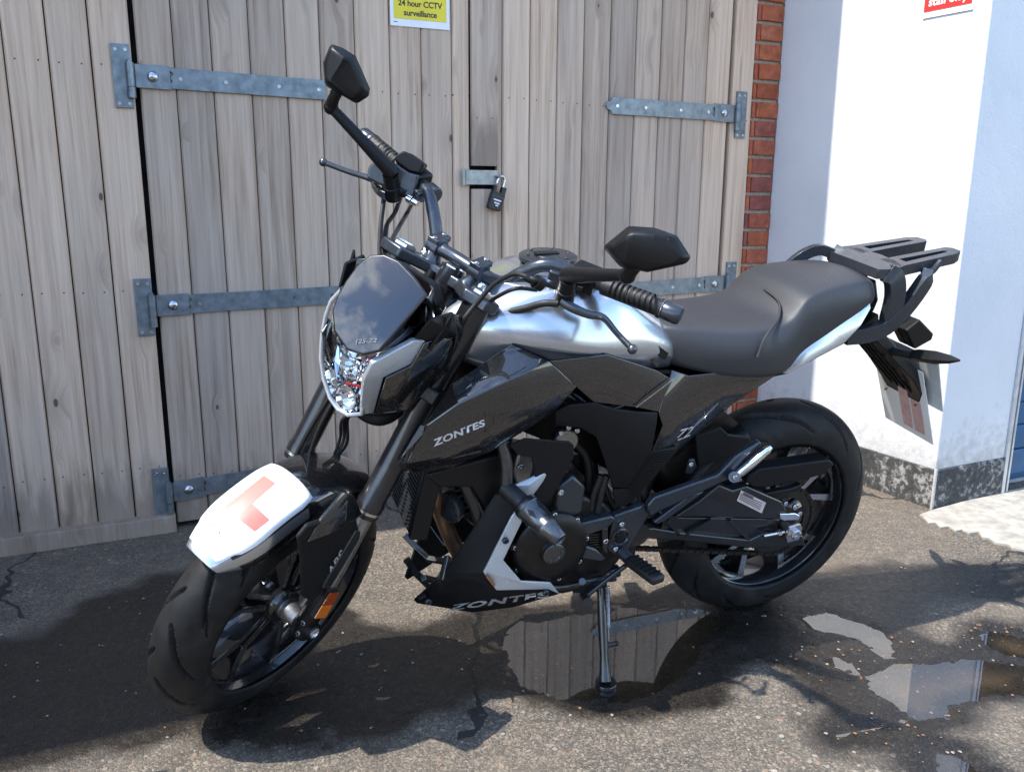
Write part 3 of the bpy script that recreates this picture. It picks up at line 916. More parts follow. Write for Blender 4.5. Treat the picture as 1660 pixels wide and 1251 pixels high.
# ------------------------------------------------------------------ white wall with black plinth
def white_wall_material():
    m, nt, bs, out = nodes_of("white_masonry_paint")
    v = objcoord(nt)
    c = ramp(nt, noise(nt, v, 3.0, 6, 0.6), [(0.3, (0.60, 0.61, 0.62)), (0.7, (0.68, 0.68, 0.68))])
    sc = N(nt, 'ShaderNodeMapping'); sc.inputs['Scale'].default_value = (6, 6, 30); L(nt, v, sc.inputs['Vector'])
    k = ramp(nt, noise(nt, sc.outputs[0], 1.6, 6, 0.7), [(0.70, (0, 0, 0)), (0.76, (0.6, 0.6, 0.6))])
    c = mixc(nt, k, c, (0.38, 0.38, 0.38))
    # splash dirt near the plinth
    sz = N(nt, 'ShaderNodeSeparateXYZ'); L(nt, v, sz.inputs[0])
    lim = mathn(nt, 'MULTIPLY', noise(nt, v, 26, 6, 0.7), 0.62)
    sp_ = mathn(nt, 'MULTIPLY', mathn(nt, 'SUBTRACT', lim, sz.outputs[2]), 4.0, clamp=True)
    c = mixc(nt, mathn(nt, 'MULTIPLY', sp_, 0.6), c, (0.26, 0.23, 0.19))
    sm_k = ramp(nt, noise(nt, v, 2.2, 7, 0.7), [(0.60, (0, 0, 0)), (0.80, (0.35, 0.35, 0.35))])
    c = mixc(nt, sm_k, c, (0.42, 0.42, 0.41))
    L(nt, c, bs.inputs['Base Color']); bs.inputs['Roughness'].default_value = 0.42
    h = mathn(nt, 'ADD', noise(nt, v, 120, 4, 0.6), mathn(nt, 'MULTIPLY', noise(nt, v, 22, 4), 1.2))
    bump(nt, bs, h, 0.45, 0.003)
    return m
def plinth_material():
    m, nt, bs, out = nodes_of("worn_black_plinth")
    v = objcoord(nt)
    f = mathn(nt, 'ADD', mathn(nt, 'MULTIPLY', noise(nt, v, 45, 7, 0.7), 0.6), mathn(nt, 'MULTIPLY', noise(nt, v, 7, 5, 0.6), 0.4))
    c = ramp(nt, f, [(0.42, (0.028, 0.028, 0.028)), (0.53, (0.060, 0.058, 0.055)), (0.58, (0.26, 0.25, 0.23)), (0.70, (0.38, 0.36, 0.33))])
    L(nt, c, bs.inputs['Base Color']); bs.inputs['Roughness'].default_value = 0.8
    bump(nt, bs, f, 0.6, 0.004)
    return m
M_WHITE = white_wall_material(); M_PLINTH = plinth_material()
WC = DP(2.484, 0, 0)                     # inner corner, at the brick
OC = Vector((1.548, 2.968, 0))           # outer corner
w_dir = (OC - WC).normalized(); w_nrm = Vector((w_dir.y, -w_dir.x, 0))
if w_nrm.x > 0: w_nrm = -w_nrm
f_dir = Vector((math.cos(R(25.0)), math.sin(R(25.0)), 0)); f_nrm = Vector((f_dir.y, -f_dir.x, 0))
F_END = 0.375                            # width of the face beside the doorway
TH = 0.24
EC = OC + f_dir * F_END
def wall_prism(z0, z1, out):
    """L-shaped wall plan, offset outwards by out"""
    a = WC + w_nrm * out - w_dir * 0.0
    b = OC + w_nrm * out + f_nrm * out
    c = EC + f_nrm * out
    d = EC - f_nrm * TH
    e_ = OC - f_nrm * TH - w_nrm * TH + f_dir * 0.0
    g = WC - w_nrm * TH
    return [Vector((q.x, q.y, z0)) for q in (a, b, c, d, e_, g)], Vector((0, 0, z1 - z0))
ww = empty("white_wall", Matrix.Identity(4)); tag(ww, "white painted masonry wall with worn black plinth turning a corner to the doorway", "wall")
pts, vec = wall_prism(0.148, 3.3, 0.0); mb = MB(); mb.prism(pts, vec); mb.build("painted_wall", M_WHITE, ww, bevel=0.004)
pts, vec = wall_prism(-0.03, 0.150, 0.005); mb = MB(); mb.prism(pts, vec); mb.build("plinth", M_PLINTH, ww, bevel=0.004)
cs = MB(); q = OC + w_nrm * 0.007 + f_nrm * 0.007
cs.box((q.x, q.y, 0.07), w_dir * 0.004, f_dir * 0.004, (0, 0, 0.085)); cs.build("corner_chip", M_WHITE, ww)

# red notice on the lit wall
ns = empty("notice_sign", Matrix.Translation(WC) @ Matrix(((w_dir.x, -w_nrm.x, 0, 0), (w_dir.y, -w_nrm.y, 0, 0), (0, 0, 1, 0), (0, 0, 0, 1))))
tag(ns, "red staff only notice with white lettering on the sunlit white wall", "sign")
M_RED = simple("notice_red", (0.62, 0.035, 0.03), 0.4, nscale=10, namt=0.06)
NT = Matrix.Translation((0.748, 0, 1.735)) @ Matrix.Rotation(R(0.0), 4, 'Y')
b = MB(); b.box((0, -0.0025, 0.085), (0.093, 0, 0), (0, 0.0018, 0), (0, 0, 0.094)); b.xform(NT).build("sign_board", M_SIGNW, ns)
b = MB(); b.box((0, -0.0052, 0.093), (0.089, 0, 0), (0, 0.0006, 0), (0, 0, 0.082)); b.xform(NT).build("red_panel", M_RED, ns)
text_mesh("staff only", "lettering", M_SIGNW, NT @ Matrix.Translation((0, -0.0062, 0.028)) @ Matrix.Rotation(R(90), 4, 'X'), ns, size=.040, align='CENTER', bold=0.0009)

# doorway: metal frame, dark workshop, blue drawers, crate on top
M_FRAME = simple("door_frame_aluminium", (0.62, 0.64, 0.66), 0.35, 0.6, nscale=30)
FM = Matrix.Translation(EC) @ Matrix(((f_dir.x, -f_nrm.x, 0, 0), (f_dir.y, -f_nrm.y, 0, 0), (0, 0, 1, 0), (0, 0, 0, 1)))
fr = empty("door_frame", FM); tag(fr, "slim pale metal frame at the edge of the workshop doorway", "door frame")
b = MB(); b.box((0.009, 0.004, 1.15), (0.0085, 0, 0), (0, 0.012, 0), (0, 0, 1.18)); b.build("frame_strip", M_FRAME, fr, bevel=0.001)
b = MB(); b.box((0.026, 0.016, 1.15), (0.0075, 0, 0), (0, 0.012, 0), (0, 0, 1.18)); b.build("seal_strip", M_LOCK, fr, bevel=0.001)
b = MB(); b.box((0.038, 0.010, 1.15), (0.0045, 0, 0), (0, 0.014, 0), (0, 0, 1.18)); b.build("frame_strip", M_FRAME, fr, bevel=0.001)
room = MB()
room.box((1.1, 1.6, 1.3), (1.3, 0, 0), (0, 0.01, 0), (0, 0, 1.6)); room.box((2.4, 0.85, 1.3), (0.01, 0, 0), (0, 0.8, 0), (0, 0, 1.6))
room.box((0.03, 0.9, 1.3), (0.01, 0, 0), (0, 0.66, 0), (0, 0, 1.6)); room.box((1.2, 0.85, 2.9), (1.25, 0, 0), (0, 0.82, 0), (0, 0, 0.01))
rm = room.build("workshop_interior", simple("workshop_walls", (0.10, 0.095, 0.09), 0.9)); rm.matrix_world = FM; tag(rm, kind="structure")
M_BLUE = simple("blue_cabinet_paint", (0.012, 0.085, 0.19), 0.38, 0.0, nscale=20)
cab = empty("tool_cabinet", FM @ Matrix.Translation((0.40, 0.22, 0))); tag(cab, "blue steel tool drawers standing in the workshop doorway", "cabinet")
b = MB(); b.box((0, 0, 0.235), (0.34, 0, 0), (0, 0.16, 0), (0, 0, 0.215)); b.build("body", M_BLUE, cab, bevel=0.004)
for z, h in ((0.10, .05), (0.205, .046), (0.30, .042), (0.385, .036)):
    b = MB(); b.box((0, -0.166, z), (0.325, 0, 0), (0, 0.008, 0), (0, 0, h)); d_ = b.build("drawer", M_BLUE, cab, bevel=0.003)
    b = MB(); b.box((0, -0.178, z + h * .5), (0.20, 0, 0), (0, 0.006, 0), (0, 0, 0.006)); b.build("handle", M_FRAME, d_, bevel=0.002)
b = MB(); b.box((0, 0.0, 0.457), (0.345, 0, 0), (0, 0.165, 0), (0, 0, 0.006)); b.build("rubber_top", M_LOCK, cab, bevel=0.002)
b = MB(); b.box((0.0, 0, 0.022), (0.32, 0, 0), (0, 0.15, 0), (0, 0, 0.022)); b.build("kick_plate", M_FRAME, cab)
tr = empty("storage_tray", FM @ Matrix.Translation((0.13, 0.22, 0.4635))); tag(tr, "small grey plastic tray on the blue tool drawers", "tray")
M_TRAY = simple("grey_tray_plastic", (0.33, 0.33, 0.32), 0.5)
b = MB()
for (c, a, bb, cc) in (((0, 0, .004), (.055, 0, 0), (0, .09, 0), (0, 0, .004)), ((-.058, 0, .05), (.003, 0, .002), (0, .09, 0), (-.006, 0, .05)), ((.058, 0, .05), (.003, 0, 0), (0, .09, 0), (.006, 0, .05)), ((0, -.092, .05), (.06, 0, 0), (0, .003, 0), (0, -.004, .05)), ((0, .092, .05), (.06, 0, 0), (0, .003, 0), (0, .004, .05))):
    b.box(c, a, bb, cc)
b.build("tray_body", M_TRAY, tr)
b = MB(); b.box((0, 0, .102), (.068, 0, 0), (0, .101, 0), (0, 0, .003)); b.build("rim", M_TRAY, tr, bevel=.001)
bx = empty("cardboard_box", FM @ Matrix.Translation((0.22, 0.50, 0.46))); tag(bx, "brown cardboard box stacked inside the dark workshop", "box")
M_CARD = simple("cardboard", (0.30, 0.18, 0.09), 0.85)
b = MB(); b.box((0, 0, .16), (.16, 0, 0), (0, .12, 0), (0, 0, .16)); b.build("carton", M_CARD, bx, bevel=.003)
b = MB(); b.box((0, -.1215, .16), (.025, 0, 0), (0, .001, 0), (0, 0, .16)); b.build("tape", simple("parcel_tape", (0.36, 0.25, 0.14), 0.3), bx)

# building above and around (out of the picture, but it shades the doors and mirrors in the paint)
M_RENDER = simple("yard_brickwork", (0.24, 0.12, 0.08), 0.9, nscale=12, namt=0.3)
M_SLATE = simple("slate", (0.07, 0.07, 0.08), 0.7)
lt = empty("building_eave", at_door(0)); tag(lt, "roof eave and brick wall over the wooden doors", "building")
b = MB(); b.box((0.6, 0.10, 2.95), (3.1, 0, 0), (0, 0.09, 0), (0, 0, 0.57)); b.build("upper_wall", M_RENDER, lt)
b = MB(); b.prism([(-2.5, -0.289, 3.00), (2.55, -0.289, 3.00), (2.55, 0.6, 3.50), (-2.5, 0.6, 3.50)], (0, 0, 0.05)); b.build("roof", M_SLATE, lt)
b = MB(); b.box((0.02, -0.279, 2.95), (2.52, 0, 0), (0, 0.010, 0), (0, 0, 0.09)); b.build("fascia", M_WHITE, lt)
lean = empty("shadow_caster_block", at_door(-1.55)); tag(lean, "unseen brick block added to cast the shadow on the left ground", "building")  # unseen block, added and sized to throw the ground shadow at left
b = MB(); b.box((-1.3, -0.55, 1.5), (1.3, 0, 0), (0, 0.598, 0), (0, 0, 1.5)); b.build("walls", M_RENDER, lean)
b = MB(); b.prism([(-2.62, -1.150, 3.0), (0.0, -1.150, 3.0), (0.0, 0.05, 3.06), (-2.62, 0.05, 3.06)], (0, 0, 0.04)); b.build("roof", M_SLATE, lean)
opp = empty("yard_building", Matrix.Translation((3.0, -21.0, 0)) @ Matrix.Rotation(R(24), 4, 'Z')); tag(opp, "long brick building across the yard behind the photographer", "building")
b = MB(); b.box((0, -2, 2.1), (12, 0, 0), (0, 2, 0), (0, 0, 2.1)); b.build("walls", M_RENDER, opp)
b = MB(); b.prism([(-12.2, 0.2, 4.15), (12.2, 0.2, 4.15), (12.2, -2, 5.4), (-12.2, -2, 5.4)], (0, 0, .08)); b.build("roof", M_SLATE, opp)
M_WIN = simple("window_glass", (0.03, 0.035, 0.04), 0.08)
for i in range(6):
    b = MB(); b.box((-10 + i * 4, 0.01, 1.7), (0.7, 0, 0), (0, .02, 0), (0, 0, 0.7)); wdw = b.build("window", M_WIN, opp)
    b = MB()
    for c, a, cc in (((-10 + i * 4, .035, 2.43), (.76, 0, 0), (0, 0, .04)), ((-10 + i * 4, .035, .97), (.8, 0, 0), (0, 0, .05)), ((-10 + i * 4 - .73, .035, 1.7), (.04, 0, 0), (0, 0, .7)), ((-10 + i * 4 + .73, .035, 1.7), (.04, 0, 0), (0, 0, .7)), ((-10 + i * 4, .035, 1.7), (.02, 0, 0), (0, 0, .7))):
        b.box(c, a, (0, .02, 0), cc)
    b.build("frame", M_WHITE, wdw)
# ================================================================== MOTORCYCLE
M_GBLK = simple("graphite_gloss_paint", (0.010, 0.0105, 0.012), 0.28, 0.5, coat=1.0, coat_rough=0.02, nscale=900, namt=0.2)
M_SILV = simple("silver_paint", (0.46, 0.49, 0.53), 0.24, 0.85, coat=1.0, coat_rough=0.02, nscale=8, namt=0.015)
M_MBLK = simple("black_plastic", (0.0055, 0.0055, 0.006), 0.40, nscale=260, namt=0.25, bumpamt=0.2, spec=0.28)
M_MBLK2 = simple("black_textured_plastic", (0.0075, 0.0075, 0.008), 0.50, nscale=420, namt=0.3, bumpamt=0.4, spec=0.2)
M_SATIN = simple("satin_black_metal", (0.062, 0.070, 0.082), 0.30, 0.7, nscale=120, namt=0.12)
M_ENG = simple("engine_black", (0.007, 0.0068, 0.0066), 0.38, 0.3, nscale=150, namt=0.3, bumpamt=0.2, dirt=0.18)
M_FRAMEB = simple("frame_black", (0.012, 0.012, 0.013), 0.30, 0.2, coat=0.5, nscale=80)
M_RUB = simple("tyre_rubber", (0.0105, 0.0103, 0.0100), 0.58, nscale=30, namt=0.35, bumpamt=0.15, dirt=0.26, spec=0.25)
M_RUB2 = simple("grip_rubber", (0.006, 0.006, 0.006), 0.55, nscale=300, bumpamt=0.3)
M_SEAT = simple("seat_vinyl", (0.026, 0.027, 0.030), 0.45, nscale=500, namt=0.2, bumpamt=0.45)
M_SEAT2 = simple("seat_vinyl_inlay", (0.022, 0.0225, 0.024), 0.66, nscale=600, namt=0.2, bumpamt=0.5)
M_GREY = simple("silver_grey_plastic", (0.47, 0.50, 0.53), 0.34, 0.45, coat=0.3, nscale=300, namt=0.1)
M_ALU = simple("machined_aluminium", (0.58, 0.585, 0.59), 0.26, 1.0, nscale=160, namt=0.12)
M_CAST = simple("cast_aluminium", (0.30, 0.30, 0.295), 0.42, 0.9, nscale=90, namt=0.2, bumpamt=0.2)
M_CHROME = simple("chrome", (0.78, 0.79, 0.80), 0.06, 1.0, nscale=30, namt=0.05)
M_BRONZE = simple("heat_tinted_steel", (0.42, 0.27, 0.17), 0.34, 0.9, nscale=14, namt=0.35)
M_TITAN = simple("titanium_grey_metal", (0.105, 0.11, 0.118), 0.30, 0.9, nscale=90)
M_CHAIN = simple("oily_chain", (0.055, 0.050, 0.045), 0.42, 0.8, nscale=300, namt=0.4)
M_RIM = simple("rim_black", (0.012, 0.012, 0.013), 0.22, 0.2, coat=0.8, nscale=60)
M_AMBER = simple("amber_reflector", (0.62, 0.15, 0.015), 0.15, coat=1.0, nscale=500, namt=0.3)
M_AMBER2 = simple("amber_reflector_dark", (0.30, 0.045, 0.008), 0.15, coat=1.0, nscale=500, namt=0.3)
M_TAILRED = simple("red_lens", (0.25, 0.01, 0.01), 0.1, coat=1.0)
M_LWHITE = simple("learner_plate_white", (0.80, 0.80, 0.79), 0.40, nscale=8, namt=0.03)
M_LRED = simple("learner_plate_red", (0.70, 0.17, 0.13), 0.42, nscale=20, namt=0.08)
M_BADGE = simple("badge_silver", (0.55, 0.55, 0.56), 0.35, 0.5)
M_BADGED = simple("badge_dark", (0.11, 0.11, 0.115), 0.45, 0.3)
M_LABEL = simple("paper_label", (0.52, 0.44, 0.42), 0.55, nscale=40, namt=0.1)
M_PLATE = simple("number_plate_back", (0.50, 0.51, 0.50), 0.35, nscale=30, namt=0.08)
M_BRASS = simple("brass", (0.55, 0.37, 0.12), 0.3, 1.0)
M_RAD = simple("radiator_core", (0.030, 0.030, 0.031), 0.5, 0.6, nscale=200)

def clear_material(name, tint, ior=1.5, rough=0.0):
    m = bpy.data.materials.new(name); m.use_nodes = True
    nt = m.node_tree; nt.nodes.clear()
    out = nt.nodes.new('ShaderNodeOutputMaterial')
    fr = N(nt, 'ShaderNodeFresnel'); fr.inputs['IOR'].default_value = ior
    tr = N(nt, 'ShaderNodeBsdfTransparent'); tr.inputs['Color'].default_value = (*tint, 1)
    gl = N(nt, 'ShaderNodeBsdfGlossy'); gl.inputs['Roughness'].default_value = rough
    mx = N(nt, 'ShaderNodeMixShader')
    ge = N(nt, 'ShaderNodeNewGeometry')
    L(nt, mathn(nt, 'MULTIPLY', fr.outputs[0], mathn(nt, 'SUBTRACT', 1.0, ge.outputs['Backfacing'])), mx.inputs[0]); L(nt, tr.outputs[0], mx.inputs[1]); L(nt, gl.outputs[0], mx.inputs[2])
    L(nt, mx.outputs[0], out.inputs['Surface'])
    return m
M_LENS = clear_material("clear_lens", (0.93, 0.95, 0.97), 1.55)
M_SCREEN = clear_material("smoked_screen", (0.035, 0.036, 0.045), 2.0)

bike = empty("motorcycle", BIKE)
tag(bike, "black and silver naked motorcycle leaning on its side stand, learner plate on its front mudguard", "motorcycle")

def V3(x, y, z): return Vector((x, y, z))

MATS["graphite_gloss_paint"].node_tree.nodes["Principled BSDF"].inputs["Coat IOR"].default_value = 1.7

def on_face(u, v, q0, n, frame='S'):
    """pixel -> point on the plane through q0 with normal n"""
    o_ = _oS if frame == 'S' else _oB; d_ = (S3 if frame == 'S' else B3) @ ray(u, v)
    return o_ + d_ * ((q0 - o_).dot(n) / d_.dot(n))

def panel(name, rows_uvy, faces, mat, parent=bike, frame='B', mirror=True, thick=0.004, bevel=0.002, smooth=35, sub=0, names=None, toff=-1):
    """faceted body panel: vertices given as pixel + lateral distance; both sides of the machine are built"""
    P = PB if frame == 'B' else PS
    vs = [P(u, v, y) for u, v, y in rows_uvy]
    mb = MB(); mb.add(vs, faces)
    # make faces look outwards (+y)
    o = mb.build(name, mat, parent, thick=thick, bevel=bevel, smooth=smooth, sub=sub, steer=(frame == 'S'), toff=toff)
    fix_out(o, 1, frame)
    if mirror:
        m2 = MB(); m2.add([(v.x, -v.y, v.z) for v in vs], [f[::-1] for f in faces])
        o2 = m2.build(name, mat, parent, thick=thick, bevel=bevel, smooth=smooth, sub=sub, steer=(frame == 'S'), toff=toff)
        fix_out(o2, -1, frame)
    return o

def fix_out(o, side, frame):
    me = o.data
    ref = (STEER.to_3x3() @ Vector((0, side, 0))) if frame == 'S' else Vector((0, side, 0))
    tot = sum((p.normal.dot(ref) * p.area for p in me.polygons))
    if tot < 0: me.flip_normals()

def slab(name, px, y, th, mat, parent=bike, frame='B', mirror=False, bevel=0.003, smooth=35, dy=0.0):
    """flat cast or cut part: outline in pixels on the plane y, extruded inwards by th"""
    P = PB if frame == 'B' else PS
    pts = [P(q[0], q[1], y + (q[2] if len(q) > 2 else 0)) for q in px]
    mb = MB(); mb.prism(pts, (0, -th, 0))
    o = mb.build(name, mat, parent, bevel=bevel, smooth=smooth, steer=(frame == 'S'))
    if mirror:
        mb = MB(); mb.prism([(p.x, -p.y, p.z) for p in pts], (0, th, 0))
        mb.build(name, mat, parent, bevel=bevel, smooth=smooth, steer=(frame == 'S'))
    return o

def bolt(p, d, r, parent, mat=None, steer=False, name="bolt", h=None):
    h = h or r * 0.8
    mb = MB(); p = Vector(p); d = Vector(d).normalized()
    mb.revolve([(0, r), (h * .8, r), (h, r * .85), (h, r * .5), (h * .45, r * .45), (h * .45, 0)], p, d, 12)
    return mb.build(name, mat or M_ALU, parent, smooth=35, steer=steer)

def decal(name, mat, corners, frame='B', parent=bike, lift=0.0025):
    """flat print: quad of (u,v,y) corners"""
    P = PB if frame == 'B' else PS
    pts = [P(*c) for c in corners]
    n = (pts[1] - pts[0]).cross(pts[3] - pts[0]).normalized()
    cam_l = _oB if frame == 'B' else _oS
    if n.dot(cam_l - pts[0]) < 0: n = -n
    mb = MB(); mb.prism([q + n * lift for q in pts], -n * lift * 0.7)
    return mb.build(name, mat, parent, steer=(frame == 'S'))

def lettering(body, mat, quad, frame='B', parent=bike, lift=0.003, bold=0.02, shear=0.0, space=1.0, name="lettering"):
    """quad: bottom-left, bottom-right, top-right, top-left as (u,v,y)"""
    P = PB if frame == 'B' else PS
    a, b, c, d = [P(*q) for q in quad]
    n = (b - a).cross(d - a).normalized()
    cam_l = _oB if frame == 'B' else _oS
    if n.dot(cam_l - a) < 0: n = -n
    T = STEER if frame == 'S' else Matrix.Identity(4)
    def warp(s, t):
        return T @ ((a * (1 - s) + b * s) * (1 - t) + (d * (1 - s) + c * s) * t + n * lift)
    return text_mesh(body, name, mat, None, parent, 1.0, warp=warp, bold=bold, shear=shear, space=space)

from mathutils.bvhtree import BVHTree
def stick(body, mat, target, quad, parent, bold=0.02, shear=0.0, space=1.0, lift=0.0012, name="lettering"):
    """lettering laid on a panel of the bike frame: quad = bottom-left, bottom-right, top-right, top-left pixels"""
    me = target.data
    tree = BVHTree.FromPolygons([v.co.copy() for v in me.vertices], [tuple(p.vertices) for p in me.polygons])
    a, b, c, d = [Vector((q[0], q[1])) for q in quad]
    def warp(s, t):
        q = (a * (1 - s) + b * s) * (1 - t) + (d * (1 - s) + c * s) * t
        dr = (B3 @ ray(q.x, q.y)).normalized()
        hit, nrm, _, _ = tree.ray_cast(_oB, dr)
        if hit is None: return PB(q.x, q.y, .2)
        if nrm.dot(dr) > 0: nrm = -nrm
        return hit + nrm * lift
    return text_mesh(body, name, mat, None, parent, 1.0, warp=warp, bold=bold, shear=shear, space=space)

# ------------------------------------------------------------------ wheels
def tyre_mesh(Rw, w, h, nth, pitch_n, mode):
    nt = 56
    rim_r = 0.2215
    phis = np.linspace(-1, 1, nt)
    th = np.linspace(0, 2 * np.pi, nth, endpoint=False)
    T, Ph = np.meshgrid(th, phis, indexing='ij')
    ang = Ph * np.pi / 2
    lat = w / 2 * np.sin(ang)
    rad = (Rw - h) + h * np.cos(ang)
    a = np.abs(Ph)
    depth = np.zeros_like(T)
    per = 2 * np.pi / pitch_n
    for side in (-1, 1):
        msk = (Ph * side) > 0.02
        sh = per * (0.0 if side > 0 else 0.5)
        # long sweeping groove and a short one between
        for (lo, hi, sl, curve, w0, off) in ((0.07, 0.70, 0.62, 0.5, 0.0210, 0.0), (0.40, 0.86, 0.50, 0.2, 0.0160, 0.55)):
            tt = np.clip((a - lo) / (hi - lo), 0, 1)
            cen = sl * per * (tt + curve * tt * tt) * mode + off * per + sh
            dd = np.abs((T - cen + per / 2) % per - per / 2) * Rw
            wd = w0 * 0.5 * (0.35 + 0.65 * np.sin(np.pi * np.clip(tt * .9 + .08, 0, 1)))
            on = msk & (a > lo) & (a < hi)
            depth = np.maximum(depth, np.where(on, np.clip((wd - dd) / 0.0012, 0, 1) * 0.0120, 0))
    rad = rad - depth * np.cos(ang) ** 0.5
    lat = lat - np.sign(Ph) * depth * np.sin(np.abs(ang)) * 0.6
    # sidewall ring detail and beads
    V = np.stack([rad * np.cos(T), lat, rad * np.sin(T)], -1)
    side_prof = [(0.497, Rw - h - 0.012), (0.485, Rw - h - 0.024), (0.455, rim_r + 0.020), (0.415, rim_r + 0.008), (0.385, rim_r - 0.002), (0.33, rim_r - 0.012)]
    cols = [V[:, i] for i in range(nt)]
    left = [np.stack([r * np.cos(th), np.full(nth, -w * l), r * np.sin(th)], -1) for l, r in side_prof][::-1]
    right = [np.stack([r * np.cos(th), np.full(nth, w * l), r * np.sin(th)], -1) for l, r in side_prof]
    C = np.stack(left + cols + right, 1)
    K = C.shape[1]
    idx = np.arange(nth * K).reshape(nth, K)
    nx = np.roll(idx, -1, 0)
    q = np.stack([idx[:, :-1], idx[:, 1:], nx[:, 1:], nx[:, :-1]], -1).reshape(-1, 4)
    return C.reshape(-1, 3), q

def np_mesh(name, V, Q, mat, parent, M=None, smooth=True):
    if M is not None:
        A = np.array(M)
        V = V @ A[:3, :3].T + A[:3, 3]
    me = bpy.data.meshes.new(name)
    me.from_pydata(V.tolist(), [], Q.tolist())
    me.materials.append(mat)
    if smooth:
        for p in me.polygons: p.use_smooth = True
    o = bpy.data.objects.new(name, me); link(o, parent)
    return o

def make_wheel(M, Rw, w, h, rear):
    # cast wheel: rim, hub, five Y spokes
    hw = w * 0.40
    rimb = MB()
    rimb.revolve([(-hw, 0.2300), (-hw - .003, 0.2255), (-hw + .002, 0.2130), (-hw * .62, 0.2035), (hw * .62, 0.2035), (hw - .002, 0.2130), (hw + .003, 0.2255), (hw, 0.2300), (hw * .8, 0.2200), (-hw * .8, 0.2200)], (0, 0, 0), (0, 1, 0), 96, closed=True)
    hubw = 0.058 if rear else 0.042
    rimb.revolve([(-hubw, 0.020), (-hubw, 0.040), (-.02, 0.050), (.02, 0.050), (hubw, 0.040), (hubw, 0.020)], (0, 0, 0), (0, 1, 0), 32, closed=True)
    ph0 = R(14) if rear else R(38)
    edge = MB()
    for k in range(5):
        a0 = ph0 + 2 * math.pi * k / 5
        def P(r, a, y): return Vector((r * math.cos(a), y, r * math.sin(a)))
        root = P(0.040, a0, 0)
        for sgn in (-1, 1):
            a1 = a0 + sgn * R(8); a2 = a0 + sgn * R(17)
            p0, p1, p2 = P(0.042, a0 + sgn * R(16), 0), P(0.118, a1, 0), P(0.206, a2, 0)
            for q0, q1, w0, w1, t0, t1 in ((p0, p1, .026, .022, hubw * 1.25, hw * 1.0), (p1, p2, .022, .034, hw * 1.0, hw * 1.2)):
                d = (q1 - q0).normalized(); nrm = Vector((-d.z, 0, d.x))
                q0 = q0 - d * .002; q1 = q1 + d * .002
                vs = []
                for q, ww, tt in ((q0, w0, t0), (q1, w1, t1)):
                    vs += [q + nrm * ww / 2 + V3(0, -tt / 2, 0), q - nrm * ww / 2 + V3(0, -tt / 2, 0), q - nrm * ww * .32 + V3(0, tt / 2, 0), q + nrm * ww * .32 + V3(0, tt / 2, 0)]
                rimb.add(vs, [(3, 2, 1, 0), (4, 5, 6, 7), (0, 1, 5, 4), (1, 2, 6, 5), (2, 3, 7, 6), (3, 0, 4, 7)])
                ew = .30 if q0 is not p0 and (q1 - p2).length < .01 else .12
                # machined edge on both outer faces
                for sy in (-1, 1):
                    es = []
                    for q, ww, tt in ((q0, w0, t0), (q1, w1, t1)):
                        es += [q + nrm * ww * .32 + V3(0, sy * (tt / 2 + .0006), 0), q + nrm * ww * (-ew) + V3(0, sy * (tt / 2 + .0006), 0)] if sgn > 0 else [q + nrm * ww * ew + V3(0, sy * (tt / 2 + .0006), 0), q - nrm * ww * .32 + V3(0, sy * (tt / 2 + .0006), 0)]
                    edge.add(es, [(0, 1, 3, 2)])
        # bridge near the rim that closes the Y into a pocket
        for sy in (-1, 1):
            y = sy * (hw * .575 + .0006)
            es = [P(0.196, a0 - R(15), y), P(0.205, a0 - R(15), y), P(0.205, a0, y), P(0.199, a0, y), P(0.205, a0 + R(15), y), P(0.196, a0 + R(15), y)]
            edge.add(es, [(0, 1, 2, 3), (3, 2, 4, 5)])
    rimb.xform(M); edge.xform(M)
    wh = rimb.build("wheel", M_RIM, bike, bevel=0.0012, bseg=1, smooth=35)
    edge.build("machined_edge", M_ALU, wh, recalc=False)
    V, Q = tyre_mesh(Rw, w, h, 560, 11 if rear else 13, 1 if rear else -1)
    np_mesh("tyre", V, Q, M_RUB, wh, M)
    # rim tape line, valve
    vb = MB(); a = ph0 + R(36); vb.cyl((0.205 * math.cos(a), 0.008, 0.205 * math.sin(a)), (0.176 * math.cos(a), 0.016, 0.176 * math.sin(a)), .004, n=8); vb.xform(M); vb.build("valve", M_BRASS, wh, smooth=40)
    # disc on the right-hand side
    rd = 0.115 if rear else 0.148
    db = MB(); yd = -0.062 if rear else -0.060
    db.revolve([(yd - .002, rd), (yd + .002, rd), (yd + .002, rd - .032), (yd - .002, rd - .032)], (0, 0, 0), (0, 1, 0), 64, closed=True)
    for k in range(6):
        a = 2 * math.pi * k / 6
        db.bar((0.045 * math.cos(a), yd, 0.045 * math.sin(a)), ((rd - .025) * math.cos(a + .25), yd, (rd - .025) * math.sin(a + .25)), .016, .004, up=(0, 1, 0))
    db.xform(M); db.build("brake_disc", M_ALU, wh, smooth=35)
    return wh

M_RW = Matrix.Translation((0, 0, R_REAR))
M_FW = STEER @ Matrix.Translation((WB, 0, R_FRONT))
rear_wheel = make_wheel(M_RW, R_REAR, W_REAR, 0.078, True)
front_wheel = make_wheel(M_FW, R_FRONT, W_FRONT, 0.066, False)

